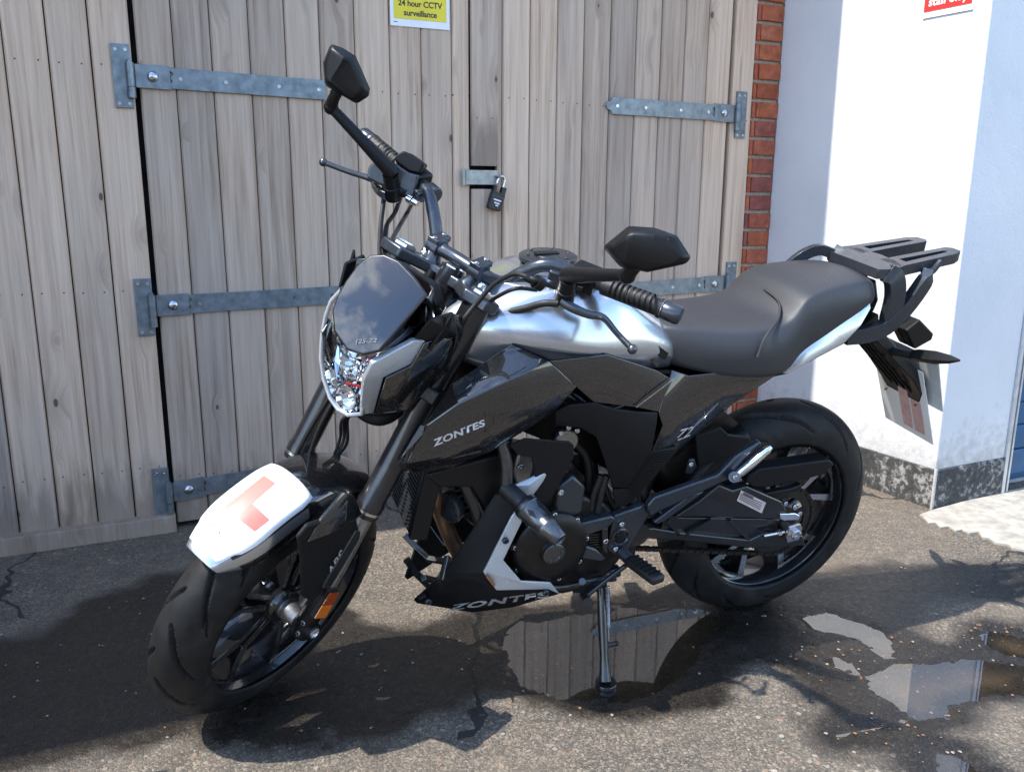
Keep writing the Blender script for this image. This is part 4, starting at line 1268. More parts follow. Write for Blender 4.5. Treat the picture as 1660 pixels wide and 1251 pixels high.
# sprocket on the rear wheel (left side)
sp = MB()
n = 90; ring = []
for k in range(n):
    a = 2 * math.pi * k / n
    ring.append((a, 0.1015 if k % 2 else 0.0945))
ys = 0.079
vs = []
for a, r in ring: vs += [(r * math.cos(a), ys - .003, r * math.sin(a)), (r * math.cos(a), ys + .003, r * math.sin(a)), (0.072 * math.cos(a), ys + .003, 0.072 * math.sin(a)), (0.072 * math.cos(a), ys - .003, 0.072 * math.sin(a))]
fs = []
for k in range(n):
    j = (k + 1) % n
    for i in range(4):
        i2 = (i + 1) % 4
        fs.append((k * 4 + i, j * 4 + i, j * 4 + i2, k * 4 + i2))
sp.add(vs, fs)
for k in range(5):
    a = 2 * math.pi * k / 5 + .3
    sp.bar((0.038 * math.cos(a), ys, 0.038 * math.sin(a)), (0.078 * math.cos(a), ys, 0.078 * math.sin(a)), .022, .006, up=(0, 1, 0))
sp.revolve([(ys - .006, .022), (ys + .006, .022), (ys + .006, .046), (ys - .006, .046)], (0, 0, 0), (0, 1, 0), 32, closed=True)
sp.xform(M_RW); so = sp.build("sprocket", M_CHAIN, rear_wheel)
for k in range(5):
    a = 2 * math.pi * k / 5 + .3
    bolt(M_RW @ V3(0.056 * math.cos(a), ys + .004, 0.056 * math.sin(a)), (0, 1, 0), .007, so)

# chain: links round both sprockets
FS = V3(0.505, ys, 0.352); FR_ = 0.034; RSC = V3(0, ys, R_REAR); RR_ = 0.0985
def chain_path():
    d = FS - RSC; D = math.hypot(d.x, d.z); base = math.atan2(d.z, d.x)
    g = math.acos((RR_ - FR_) / D)
    pts = []
    a0, a1 = base + g, base - g
    # top run from rear to front, round the front, bottom run back, round the rear
    arc = lambda c, r, s, e, n: [c + V3(r * math.cos(s + (e - s) * i / n), 0, r * math.sin(s + (e - s) * i / n)) for i in range(n + 1)]
    pts += arc(FS, FR_, a0, a1, 8)
    pts += arc(RSC, RR_, a1, a0 - 2 * math.pi, 40)
    return pts + [pts[0]]
cp = chain_path()
seg = []
tot = 0
acc = [0]
for a, b in zip(cp[:-1], cp[1:]): tot += (b - a).length; acc.append(tot)
def along(s):
    s %= tot
    for i in range(len(cp) - 1):
        if acc[i + 1] >= s:
            return cp[i].lerp(cp[i + 1], (s - acc[i]) / max(1e-9, acc[i + 1] - acc[i]))
    return cp[-1]
nl = int(round(tot / 0.0127 / 2)) * 2; pitch = tot / nl
chm = MB()
for k in range(nl):
    a = along(k * pitch); b = along((k + 1) * pitch)
    # bottom run sags a little
    off = 0.0055 if k % 2 else 0.0035
    for s in (-1, 1):
        chm.bar(a - (b - a) * .22 + V3(0, s * off, 0), b + (b - a) * .22 + V3(0, s * off, 0), .0098, .0016, up=(0, 1, 0))
    chm.cyl(a + V3(0, -.0075, 0), a + V3(0, .0075, 0), .0036, n=6)
chm.build("chain", M_CHAIN, bike, recalc=False)

# ------------------------------------------------------------------ fork and front end (steering frame)
AXF = V3(WB, 0, R_FRONT)
def fork(t, y, fwd=0.0): return AXF + st_axis * t + V3(0, y, 0) + st_fwd * fwd
for s in (1, -1):
    y = F_Y * s
    lo = MB()
    lo.tube([fork(0.06, y), fork(0.31, y)], 0.0205, 24)
    lo.build("fork_tube", M_CAST, bike, smooth=40, steer=True)
    up = MB()
    up.revolve([(0.285, .0215), (0.285, .0285), (0.292, .0300), (0.318, .0300), (0.324, .0272), (0.560, .0272), (0.566, .0285), (0.800, .0285), (0.800, 0)], fork(0, y), st_axis, 32)
    up.build("fork_tube", M_FRAMEB, bike, smooth=35, steer=True)
    rg = MB(); rg.revolve([(0.296, .0304), (0.302, .0306), (0.302, .0302), (0.296, .0302)], fork(0, y), st_axis, 32, closed=True); rg.build("fork_ring", M_ALU, bike, steer=True, smooth=40)
    ft = MB()
    ft.revolve([(-.028, 0), (-.028, .017), (-.018, .0225), (0.06, .0225), (0.085, .0235), (0.105, .0215)], fork(0, y), st_axis, 24)
    ft.cyl(fork(0, y - .020 * s), fork(0, y + .026 * s), .0205, n=24)
    o = ft.build("fork_foot", M_MBLK, bike, smooth=35, steer=True)
    ax = MB(); ax.revolve([(0.0, .0135), (.003, .0135), (.0045, .011), (.001, .0095), (.001, 0)], fork(0, y + .026 * s), (0, s, 0), 24)
    ax.build("axle_cap", M_ALU, o, smooth=35, steer=True)
    tc = MB(); tc.revolve([(.800, .0260), (.806, .0255), (.808, .0180), (.800, .0120), (.800, 0)], fork(0, y), st_axis, 6); tc.build("fork_cap", M_ALU, bike, steer=True)
    # pinch bolts
    for t in (-.012, .014): bolt(fork(t, y + .004 * s, .019), st_fwd, .0055, o, steer=True)
ax = MB(); ax.cyl(fork(0, -F_Y), fork(0, F_Y), .0095, n=16)
ax.revolve([(-.062, .017), (-.045, .024), (.045, .024), (.062, .017)], AXF, (0, 1, 0), 24); ax.build("axle", M_CAST, bike, smooth=40, steer=True)
# polished speed-sensor body beside the hub
sb = MB(); sb.revolve([(.046, .024), (.056, .024), (.070, .021), (.082, .018)], AXF, (0, 1, 0), 24); sb.build("hub_spacer", M_CAST, bike, smooth=40, steer=True)
# yokes
for t, th, ww in ((0.565, .030, .165), (0.775, .024, .165)):
    mb = MB()
    out = [(-.145, -.012), (-.140, .030), (-.085, .038), (-.035, -.015), (.035, -.015), (.085, .038), (.140, .030), (.145, -.012), (.11, -.034), (.04, -.062), (-.04, -.062), (-.11, -.034)]
    mb.prism([fork(t, yy, ff) for yy, ff in out], st_axis * th)
    mb.build("triple_clamp", M_SATIN if t > .7 else M_MBLK, bike, bevel=.004, steer=True, smooth=35)
stem = MB(); stem.cyl(fork(.50, 0, -F_OFF), fork(.81, 0, -F_OFF), .026, n=24); stem.build("steering_stem", M_FRAMEB, bike, smooth=40, steer=True)
nut = MB(); nut.revolve([(.799, .021), (.812, .021), (.815, .017), (.815, 0)], fork(0, 0, -F_OFF), st_axis, 6); nut.build("stem_nut", M_CHROME, bike, steer=True)
for y in (-.105, .105): bolt(fork(.801, y * .72, -.035), st_axis, .010, bike, M_CHROME, steer=True, h=.014)
# front brake: caliper and hose
cal = MB(); cc = AXF + V3(-.10, -.066, .135)
cal.prism([cc + V3(x, -.016, z) for x, z in ((-.045, -.05), (.02, -.062), (.045, -.02), (.04, .05), (-.005, .062), (-.04, .03))], (0, .034, 0)); cal.build("brake_caliper", M_FRAMEB, bike, bevel=.004, steer=True)
hs = MB(); hs.tube(smooth_path([cc + V3(0, -.01, .05), fork(.30, -.085, .035), fork(.50, -.06, .055), fork(.62, -.03, .06)], 8), .0048, 8); hs.build("brake_hose", M_RUB2, bike, smooth=60, steer=True)
hs = MB(); hs.tube(smooth_path([fork(.34, -.045, .055), fork(.42, -.04, .075), fork(.52, -.03, .08), fork(.60, -.02, .06)], 8), .0045, 8); hs.build("brake_hose", M_RUB2, bike, smooth=60, steer=True)

# front mudguard: shell following the tyre
def fender_pt(a, y, dr=0.0):
    """a in degrees round the axle, y lateral"""
    r0 = 0.3385 + 0.012 * math.exp(-((a - 100) / 22) ** 2)
    f = abs(y)
    drop = 0.020 * (f / 0.068) ** 2.4 if f <= 0.068 else 0.020 + (f - 0.068) * 4.0
    r = r0 - drop + dr
    return AXF + V3(r * math.cos(R(a)), y, r * math.sin(R(a)))
al = [54, 56, 60, 66, 74, 82, 90, 97, 104, 112, 120, 128]
fm = MB(); rows = []
for a in al:
    k = 1.0 if a > 72 else 0.50 + 0.50 * math.sin(math.pi / 2 * (a - 53) / 19.0)
    w_ = 0.068 * k
    ys_ = [0, .35 * w_, .7 * w_, w_]
    skirt = 0.052 if a > 62 else 0.020 + 0.004 * max(0, a - 54)
    row = [fender_pt(a, y) for y in ys_]
    e = row[-1]; inward = (AXF + V3(0, e.y, 0) - e).normalized()
    row.append(e + inward * skirt * .5 + V3(0, .0045, 0)); row.append(e + inward * skirt + V3(0, .0045, 0))
    rows.append([V3(p.x, -p.y, p.z) for p in row[:0:-1]] + row)
W_ = len(rows[0])
for r_ in rows: fm.v += [tuple(p) for p in r_]
for i in range(len(rows) - 1):
    for j in range(W_ - 1):
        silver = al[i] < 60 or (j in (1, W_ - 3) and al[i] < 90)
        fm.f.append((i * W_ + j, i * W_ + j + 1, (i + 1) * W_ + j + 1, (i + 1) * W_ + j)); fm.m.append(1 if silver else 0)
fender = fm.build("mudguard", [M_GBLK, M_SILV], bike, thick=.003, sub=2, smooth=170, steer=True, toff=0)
# side leg of the mudguard running down the fork, with winglet
leg_px = [(484, 872), (500, 852), (540, 838), (578, 838), (583, 862), (560, 905), (536, 940), (522, 962), (506, 975), (491, 968), (490, 905)]
slab("mudguard_stay", leg_px, F_Y + .032, .010, M_MBLK2, fender, 'S', False, bevel=.004)
far = [PS(u, v, F_Y + .030) for u, v in ((522, 935), (540, 912), (552, 915), (536, 940), (522, 962), (508, 975), (499, 962))]
mb = MB(); mb.prism([(p.x, -p.y, p.z) for p in far], (0, .010, 0)); mb.build("mudguard_stay", M_MBLK2, fender, bevel=.003, steer=True)
wing = [(499, 879, .142), (520, 842, .135), (556, 797, .118), (574, 803, .124), (588, 834, .140), (545, 862, .150)]
panel("winglet", wing, [(0, 1, 5), (1, 2, 3, 4, 5)], M_GBLK, fender, 'S', False, thick=.006, bevel=.0015)
# lower strip beside the fork and reflector
slab("stay_trim", [(523, 953), (534, 933), (577, 861), (585, 862), (583, 874), (545, 938), (531, 958)], F_Y + .038, .008, M_TITAN, fender, 'S', False, bevel=.0015)
rf = slab("reflector_housing", [(507, 1003), (533, 958), (551, 957), (528, 1002)], F_Y + .040, .012, M_MBLK, bike, 'S', True, bevel=.0015)
for s in (1, -1):
    q = [PS(u, v, F_Y + .0415) for u, v in ((509, 1001), (521.5, 980), (538, 979), (526, 1000))]
    q2 = [PS(u, v, F_Y + .0415) for u, v in ((522, 979), (534, 960), (549, 959), (538.5, 978))]
    for qq, mt in ((q, M_AMBER), (q2, M_AMBER2)):
        mb = MB(); mb.prism([(p.x, p.y * s, p.z) for p in qq], (0, .003 * s, 0)); mb.build("reflector", mt, rf, bevel=.0008, steer=True)
lettering("ABS", M_BADGE, [(536, 936, F_Y + .0345), (560, 897, F_Y + .0345), (552, 889, F_Y + .0345), (527, 928, F_Y + .0345)], 'S', fender, lift=.0015, shear=.25, bold=.02)

# learner plate on the mudguard: thin sheet bent over it, own thing
lp = empty("learner_plate", BIKE); tag(lp, "white learner plate with a red letter L stuck on the front mudguard", "plate")
def sheet(name, outline_rows, mat, parent, dr, th=.0012):
    mb = MB(); Wn = len(outline_rows[0])
    for row in outline_rows: mb.v += [tuple(fender_pt(a, y, dr)) for a, y in row]
    for i in range(len(outline_rows) - 1):
        for j in range(Wn - 1):
            mb.f.append((i * Wn + j, i * Wn + j + 1, (i + 1) * Wn + j + 1, (i + 1) * Wn + j)); mb.m.append(0)
    return mb.build(name, mat, parent, thick=th, smooth=170, steer=True, toff=0)
def wlim(a): return 0.068 * (1.0 if a > 72 else 0.50 + 0.50 * math.sin(math.pi / 2 * (a - 53) / 19.0)) - .001
rws = []
for a in np.linspace(56.6, 92.5, 22):
    wl_ = wlim(a) * (1 if a > 62 else 0.93)
    top = 1 - max(0, a - 88) / 4.5 * .10
    rws.append([(a, wl_ * top * t) for t in np.linspace(-1, 1, 13)])
sheet("plate_sheet", rws, M_LWHITE, lp, .0048, .0008)
def l_rect(y0, y1, a0, a1): return [[(a, y) for y in np.linspace(y0, y1, 8)] for a in np.linspace(a0, a1, 10)]
plate_o = lp.children[0]
_pt = None
def px_patch(name, quad, mat, n=9, lift=.0011):
    """printed patch following the plate: quad of pixels dropped on to its surface"""
    from mathutils.bvhtree import BVHTree as _B
    tree = _B.FromPolygons([v.co.copy() for v in plate_o.data.vertices], [tuple(p.vertices) for p in plate_o.data.polygons])
    a, b, c, d = [Vector(q) for q in quad]; mb = MB()
    for i_ in range(n):
        for j_ in range(n):
            s_, t_ = i_ / (n - 1), j_ / (n - 1)
            q = (a * (1 - s_) + b * s_) * (1 - t_) + (d * (1 - s_) + c * s_) * t_
            dr = (B3 @ ray(q.x, q.y)).normalized(); hit, nr, _, _ = tree.ray_cast(_oB, dr)
            if hit is None: hit, nr, _, _ = tree.find_nearest(_oB + dr * 1.6)
            mb.v.append(tuple(hit - dr * lift))
    for i_ in range(n - 1):
        for j_ in range(n - 1): mb.f.append((i_ * n + j_, i_ * n + j_ + 1, (i_ + 1) * n + j_ + 1, (i_ + 1) * n + j_)); mb.m.append(0)
    return mb.build(name, mat, lp, smooth=170)
px_patch("letter_stroke", ((428, 770), (447, 783), (384, 838), (364, 821)), M_LRED)
px_patch("letter_foot", ((383.5, 838.5), (409.5, 816), (437, 842), (412.6, 861)), M_LRED)
sheet("small_print", l_rect(-.026, .004, 63.2, 63.9), M_LRED, lp, .0055, .0003)

# ------------------------------------------------------------------ headlight unit (steering frame)
def SP(u, v, y): return PS(u, v, y)
# dark shell behind everything
hl = MB()
shell_near = [SP(690, 492, .088), SP(690, 540, .098), SP(690, 640, .100), SP(640, 668, .085), SP(592, 672, .040)]
back = [p + V3(-.055, -.030, .0) for p in shell_near]
vs = shell_near + back; nS = len(shell_near)
fs = [(i, i + 1, nS + i + 1, nS + i) for i in range(nS - 1)]
hl.add(vs, fs); hl.mirror()
# close the back across the centre
o_ = len(vs)
hl.f += [(nS + i, nS + i + 1, o_ + nS + i + 1, o_ + nS + i) for i in range(nS - 1)]; hl.m += [0] * (nS - 1)
head = hl.build("headlight_shell", M_FRAMEB, bike, thick=.003, smooth=30, steer=True, toff=0)

# clear lens filling the nose, faceted chrome reflectors behind it
ln_q = PS(560, 640, 0.0); ln_n = V3(.95, .05, .22).normalized()
def LN(u, v, f=0): return on_face(u, v, ln_q, ln_n) + ln_n * f
lens_px = [(552, 470), (536, 488), (527, 512), (521, 545), (519, 580), (524, 615), (534, 645), (547, 664), (563, 673), (585, 671), (588, 648), (590, 624), (604, 596), (630, 580), (652, 568), (634, 562), (612, 566), (588, 569), (566, 561), (549, 535), (545, 505), (549, 484)]
lc = (557, 622)
def inset(k): return [(lc[0] + (u - lc[0]) * k, lc[1] + (v - lc[1]) * k) for u, v in lens_px]
nL = len(lens_px)
ln = MB(); lv_ = [LN(u, v) for u, v in lens_px] + [LN(u, v, .010) for u, v in inset(.80)] + [LN(u, v, .016) for u, v in inset(.45)] + [LN(*lc, .018)]
lf = []
for r_ in range(2):
    for k in range(nL): lf.append((r_ * nL + k, r_ * nL + (k + 1) % nL, (r_ + 1) * nL + (k + 1) % nL, (r_ + 1) * nL + k))
lf += [(2 * nL + k, 2 * nL + (k + 1) % nL, 3 * nL) for k in range(nL)]
ln.add(lv_, lf); lens = ln.build("headlight_lens", M_LENS, bike, smooth=170, steer=True)
rm_ = MB(); rm_.tube([LN(u, v, -.002) for u, v in lens_px], .0045, 8, closed=True); rm_.build("lens_rim", M_GREY, lens, smooth=60, steer=True)
rr = random.Random(4)
rb = MB(); rv_ = []
for k_, d0 in ((.98, -.006), (.82, -.030), (.62, -.020), (.42, -.046), (.2, -.030)):
    rv_ += [LN(u, v, d0 + rr.uniform(-.012, .012) * (k_ < .95)) for u, v in inset(k_)]
rv_.append(LN(*lc, -.04)); rfc = []
for r_ in range(4):
    for k in range(nL):
        a, b, c, d = r_ * nL + k, r_ * nL + (k + 1) % nL, (r_ + 1) * nL + (k + 1) % nL, (r_ + 1) * nL + k
        rfc += [(a, b, c), (a, c, d)]
rfc += [(4 * nL + k, 4 * nL + (k + 1) % nL, 5 * nL) for k in range(nL)]
rb.add(rv_, rfc); rb.build("reflector_bowl", M_CHROME, lens, steer=True)
bk_ = MB(); bk_.add([LN(u, v, -.07) for u, v in inset(.9)] + [LN(u, v, -.006) for u, v in lens_px], [tuple(range(nL))] + [(k, (k + 1) % nL, nL + (k + 1) % nL, nL + k) for k in range(nL)]); bk_.build("lamp_housing", M_MBLK, lens, steer=True)
for (u, v), rad_ in (((566, 598), .017), ((558, 646), .024)):
    pj = MB(); c = LN(u, v, -.004)
    pj.revolve([(-.004, rad_ + .003), (.001, rad_ + .003), (.001, rad_), (-.010, rad_ * .8), (-.017, rad_ * .45), (-.019, rad_ * .2), (-.009, rad_ * .18), (-.008, 0)], c, ln_n, 10)
    pj.build("projector", M_CHROME, lens, steer=True)
rdm = MB(); rdm.bar(LN(557, 622, -.006), LN(584, 628, -.006), .006, .003); rdm.build("red_strip", M_TAILRED, lens, steer=True)

# bright blade trim at each side of the lens (running-light housing)
blade = [(690, 553, .108), (672, 552, .098), (604, 590, .082), (589, 618, .066), (585, 672, .040), (606, 670, .052), (622, 612, .082), (664, 592, .100), (684, 583, .108)]
panel("light_blade", blade, [(0, 1, 7, 8), (1, 2, 6, 7), (2, 3, 6), (3, 4, 5, 6)], M_GREY, bike, 'S', False, thick=.012, bevel=.0025)
# cowl below the blade and cheek panels
cowl = [(690, 556, .112), (760, 545, .118), (778, 530, .112), (728, 605, .128), (660, 668, .100), (608, 671, .056), (626, 614, .088), (668, 594, .106)]
panel("headlight_cowl", cowl, [(0, 1, 3, 7), (1, 2, 3), (7, 3, 6), (6, 3, 4, 5)], M_GBLK, bike, 'S', True, thick=.006, bevel=.002)
ear = [(672, 549, .100), (698, 518, .112), (735, 506, .118), (742, 544, .128), (690, 553, .112), (718, 530, .125)]
panel("cowl_ear", ear, [(0, 1, 5, 4), (1, 2, 5), (2, 3, 5), (3, 4, 5)], M_MBLK, bike, 'S', True, thick=.006, bevel=.0015)
cheek = [(735, 508, .112), (786, 520, .106), (792, 535, .106), (728, 606, .122), (742, 545, .124)]
panel("cheek_panel", cheek, [(0, 1, 2, 4), (4, 2, 3)], M_GBLK, bike, 'S', True, thick=.005, bevel=.0015)
# upright blades each side of the instruments
f0 = [PS(576, 405, -.124), PS(553, 472, -.116), PS(566, 470, -.108), PS(579, 448, -.118)]
f0 = [V3(p.x, -p.y, p.z) for p in f0]
for s in (1, -1):
    fb = MB(); fb.add([V3(p.x, p.y * s, p.z) for p in f0], [(0, 1, 2), (0, 2, 3)]); fb.build("side_blade", M_MBLK, bike, thick=.006, bevel=.001, steer=True)

# smoked screen: one big raked face, folded back along its near edge
sc_n = V3(math.cos(R(43)), .04, math.sin(R(43))).normalized()
sc_q = PS(644, 425, .006)
def SC(u, v, lift=0): return on_face(u, v, sc_q, sc_n) + sc_n * lift
big = [(600, 416), (622, 415), (644, 425), (668, 450), (688, 477), (652, 520), (613, 566), (588, 571), (564, 563), (544, 535), (541, 503), (549, 480), (562, 457), (580, 432)]
outer = [SC(u, v) for u, v in big]
cxp = (608, 490)
rings = [[SC(cxp[0] + (u - cxp[0]) * k, cxp[1] + (v - cxp[1]) * k, h) for u, v in big] for k, h in ((.72, .0026), (.36, .0042))]
sm = MB(); nb_ = len(big)
vs = outer + rings[0] + rings[1] + [SC(cxp[0], cxp[1], .0048)]
fs = []
for r_ in range(2):
    for k in range(nb_): fs.append((r_ * nb_ + k, r_ * nb_ + (k + 1) % nb_, (r_ + 1) * nb_ + (k + 1) % nb_, (r_ + 1) * nb_ + k))
fs += [(2 * nb_ + k, 2 * nb_ + (k + 1) % nb_, 3 * nb_) for k in range(nb_)]
e1, e2 = PS(698, 502, .092), PS(676, 549, .084)
vs += [e1, e2]; a_, b_ = 3 * nb_ + 1, 3 * nb_ + 2
fs += [(4, a_, b_, 5), (5, b_, 6), (3, a_, 4)]
sm.add(vs, fs)
screen = sm.build("windscreen", M_SCREEN, bike, smooth=25, steer=True)
lm = MB(); lm.add([p - sc_n * .014 for p in outer] + [e1 - V3(.014, .004, 0), e2 - V3(.014, .004, 0)], [tuple(range(nb_)), (4, nb_, nb_ + 1, 5), (5, nb_ + 1, 6), (3, nb_, 4)])
lm.build("screen_liner", M_FRAMEB, screen, thick=.003, steer=True)
rimm = MB(); rimm.tube([p - sc_n * .005 for p in outer], .0048, 8, closed=True); rimm.build("screen_rim", M_FRAMEB, screen, smooth=60, steer=True)
lw = [SC(u, v, .0034) for u, v in ((578, 558), (612, 556), (612, 549), (578, 551))]
text_mesh("125-Z2", "lettering", M_BADGED, None, screen, 1.0, warp=lambda a, b: STEER @ ((lw[0] * (1 - a) + lw[1] * a) * (1 - b) + (lw[3] * (1 - a) + lw[2] * a) * b), bold=.01, shear=.2)
# instrument pod behind the screen
ip = MB(); ip.prism([V3(1.035, y, z) for y, z in ((-.065, .97), (.065, .97), (.075, 1.00), (.045, 1.038), (-.045, 1.038), (-.075, 1.00))], V3(-.04, 0, -.02)); ip.build("instrument_pod", M_MBLK, bike, bevel=.006, steer=True)
# wiring loom under the headlight
wl_ = MB(); wl_.tube(smooth_path([V3(1.10, -.02, .735), V3(1.085, .0, .705), V3(1.06, .025, .70), V3(1.02, .03, .715), V3(.99, .02, .75)], 6), .017, 10); wl_.build("wiring_loom", M_RUB2, bike, smooth=60, steer=True)
for k in range(3):
    wl_ = MB(); wl_.tube(smooth_path([V3(1.08, -.03 + .02 * k, .70), V3(1.10 - .01 * k, -.05, .66), V3(1.09, -.055 + .01 * k, .60), V3(1.12, -.045, .55)], 6), .0035, 6); wl_.build("wire", M_RUB2, bike, smooth=60, steer=True)

# ------------------------------------------------------------------ handlebar, controls, mirrors (steering frame)
def SY(u, v, y): return PS(u, v, y)
c0 = SY(775, 440, .056)
half_bar = [V3(c0.x, 0, c0.z), c0, SY(812, 458, .088), SY(845, 443, .118), SY(880, 430, .152), SY(915, 436, .190), SY(950, 451, .232), SY(1104, 513, .432)]
hb = MB()
lp_ = smooth_path(half_bar, 8)
path = [V3(p.x, -p.y, p.z) for p in lp_[:0:-1]] + lp_
hb.tube(path, .0138, 18)
hb.build("handlebar", M_SATIN, bike, smooth=60, steer=True)
for s in (1, -1):
    cl = MB(); cp_ = V3(c0.x, c0.y * s, c0.z)
    foot = fork(.795, .05 * s, -.032)
    cl.tube([foot, foot.lerp(cp_, .35), foot.lerp(cp_, .8), cp_], [.021, .016, .016, .019], 16)
    cl.cyl(cp_ - V3(0, .015, 0), cp_ + V3(0, .015, 0), .0205, n=20)
    cl.box(cp_ + V3(-.004, 0, .016), (.021, 0, 0), (0, .014, 0), (0, 0, .006))
    o = cl.build("handlebar_clamp", M_SATIN, bike, bevel=.002, smooth=40, steer=True)
    for dx in (-.018, .012): bolt(cp_ + V3(dx, 0, .021), (0, 0, 1), .005, o, steer=True)
kb = MB(); kb.cyl(V3(c0.x + .03, -.028, c0.z - .035), V3(c0.x + .045, -.03, c0.z - .06), .012, n=12); kb.build("ignition_knob", M_MBLK, bike, steer=True, smooth=40)

gdir = (half_bar[-1] - half_bar[-2]).normalized()
g_end = half_bar[-1]
def on_bar(d, s=1):
    """distance d back from the bar end"""
    p = g_end - gdir * d
    return V3(p.x, p.y * s, p.z)
def gd(s): return V3(gdir.x, gdir.y * s, gdir.z)
for s in (1, -1):
    g = MB()
    prof = [(0.0, .0122), (0.0, .0182), (.004, .0190), (.118, .0172), (.120, .0200), (.126, .0200), (.127, .0130)]
    g.revolve([(l, r) for l, r in prof], on_bar(.165, s), gd(s), 24)
    go = g.build("grip", M_RUB2, bike, smooth=35, steer=True)
    # raised chevron pattern bands
    for k in range(9):
        rgm = MB(); l = .018 + k * .0105
        rgm.revolve([(l, .0180), (l + .001, .0193 - k * .0002), (l + .005, .0193 - k * .0002), (l + .006, .0178)], on_bar(.165, s), gd(s) + V3(.12, 0, .1), 20); rgm.build("grip_band", M_RUB2, go, smooth=40, steer=True)
    be = MB(); be.revolve([(0, .0110), (0, .0175), (.002, .0188), (.030, .0188), (.036, .0165), (.037, 0)], on_bar(.037, s), gd(s), 24)
    be.build("bar_end_weight", M_SATIN, bike, smooth=35, steer=True)
    rg = MB(); rg.revolve([(0, .0128), (0, .0196), (.003, .0196), (.003, .0128)], on_bar(.041, s), gd(s), 24, closed=True); rg.build("bar_end_ring", M_ALU, bike, smooth=35, steer=True)
    # switch housing
    sw = MB(); c = on_bar(.205, s); d = gd(s); side = d.cross(V3(0, 0, 1)).normalized(); upv = side.cross(d)
    sw.box(c, d * .027, side * .024, upv * .025)
    swo = sw.build("switch_housing", M_MBLK, bike, bevel=.006, bseg=3, smooth=35, steer=True)
    for k, (aa, bb) in enumerate(((.010, .010), (-.008, .002), (.004, -.012))):
        q = c + d * aa + upv * bb - side * .026 * (1 if (side.x < 0) else -1)
        bt = MB(); bt.box(q, d * .006, side * .004, upv * .005); bt.build("button", M_GREY if k == 1 else M_RUB2, swo, bevel=.0015, steer=True)
    # lever perch and lever
    pc = MB(); c = on_bar(.262, s)
    pc.cyl(c - d * .014, c + d * .014, .0195, n=20)
    piv = c + V3(.040, 0, -.006) + d * .012
    pc.bar(c, piv, .022, .024, up=(0, 0, 1))
    po = pc.build("lever_perch", M_SATIN, bike, bevel=.003, smooth=35, steer=True)
    lv = MB()
    pth = [PS(u, v, y) for u, v, y in ((910, 488, .235), (930, 500, .262), (955, 510, .290), (978, 515, .315), (1000, 540, .362), (1025, 566, .4119))]
    pth = smooth_path([V3(p.x, p.y * s, p.z) for p in pth], 5)
    n_ = len(pth)
    lv.tube(pth, [.0105 - .0045 * min(1, i / n_ * 1.3) for i in range(n_)], 10)
    lv.sphere(pth[-1], .0095, 12)
    lv.build("lever", M_TITAN, po, smooth=60, steer=True)
    piv = pth[0]
    bolt(piv + V3(0, 0, .012), (0, 0, 1), .006, po, steer=True)
    # mirror stalk and mirror
    mbz = PS(915, 487, .232); mt_ = PS(921, 452, .235); mbz = V3(mbz.x, mbz.y * s, mbz.z); mt_ = V3(mt_.x, mt_.y * s, mt_.z)
    ms = MB(); ms.tube([mbz, mbz.lerp(mt_, .5), mbz.lerp(mt_, .52), mt_], [.0185, .0185, .0165, .0165], 20); ms.tube([mbz.lerp(mt_, .3), on_bar(.262, s)], [.013, .013], 12); ms.build("mirror_mount", M_MBLK, bike, smooth=35, steer=True)
    ball = PS(1017, 446, .3686); ball = V3(ball.x, ball.y * s, ball.z)
    st0 = mt_ + V3(0, 0, .008)
    sm_ = MB(); sm_.tube([st0 + (st0 - ball).normalized() * .012, st0, st0.lerp(ball, .5), ball], [.0145, .0165, .0125, .0105], 14); sm_.sphere(ball, .0155, 14)
    mir = sm_.build("mirror_stalk", M_MBLK, bike, smooth=45, steer=True)
    # shell: hexagonal back with a ridge, glass faces the rider
    if s == 1:
        outline = [(974, 400), (1018, 364), (1062, 367), (1100, 380), (1124, 418), (1114, 429), (1050, 443), (1004, 434)]
        nv_ = ((_oS - ball).normalized() * .55 + V3(.75, .1, .1)).normalized(); q0 = ball + V3(.022, .03, .022)
        ol = [on_face(u, v, q0, nv_) for u, v in outline]; ce = sum(ol, V3(0, 0, 0)) / len(ol)
        fwd_ = nv_; ridge = (on_face(1026, 378, q0, nv_) - ce + nv_ * .032, on_face(1017, 418, q0, nv_) - ce + nv_ * .030)
    else:
        # right-hand mirror is swivelled further round
        outline = [(523, 101), (536, 69), (556, 76), (577, 89), (602, 146), (600, 158), (579, 171), (526, 140)]
        nv_ = (_oS - ball).normalized() * .8 + V3(.6, 0, .05); nv_.normalize()
        q0 = ball + V3(.01, .01, .03)
        def onm(u, v):
            d_ = S3 @ ray(u, v); return _oS + d_ * ((q0 - _oS).dot(nv_) / d_.dot(nv_))
        ol = [onm(u, v) for u, v in outline]; ce = sum(ol, V3(0, 0, 0)) / len(ol)
        fwd_ = nv_; ridge = (onm(568, 97) - ce + nv_ * .032, onm(539, 130) - ce + nv_ * .028)
    bulge = [ce.lerp(p, .80) + fwd_ * .020 for p in ol]
    ridge_a = ce + ridge[0]; ridge_b = ce + ridge[1]
    nn = len(ol)
    mm = MB()
    rfs = [(nn + k, nn + (k + 1) % nn, 2 * nn if k < 3 or k == nn - 1 and False else 2 * nn + 1) for k in range(nn)]
    rfs = [(nn + 0, nn + 1, 2 * nn), (nn + 1, nn + 2, 2 * nn), (nn + 2, nn + 3, 2 * nn), (nn + 3, nn + 4, 2 * nn + 1, 2 * nn), (nn + 4, nn + 5, 2 * nn + 1), (nn + 5, nn + 6, 2 * nn + 1), (nn + 6, nn + 7, 2 * nn + 1), (nn + 7, nn + 0, 2 * nn, 2 * nn + 1)]
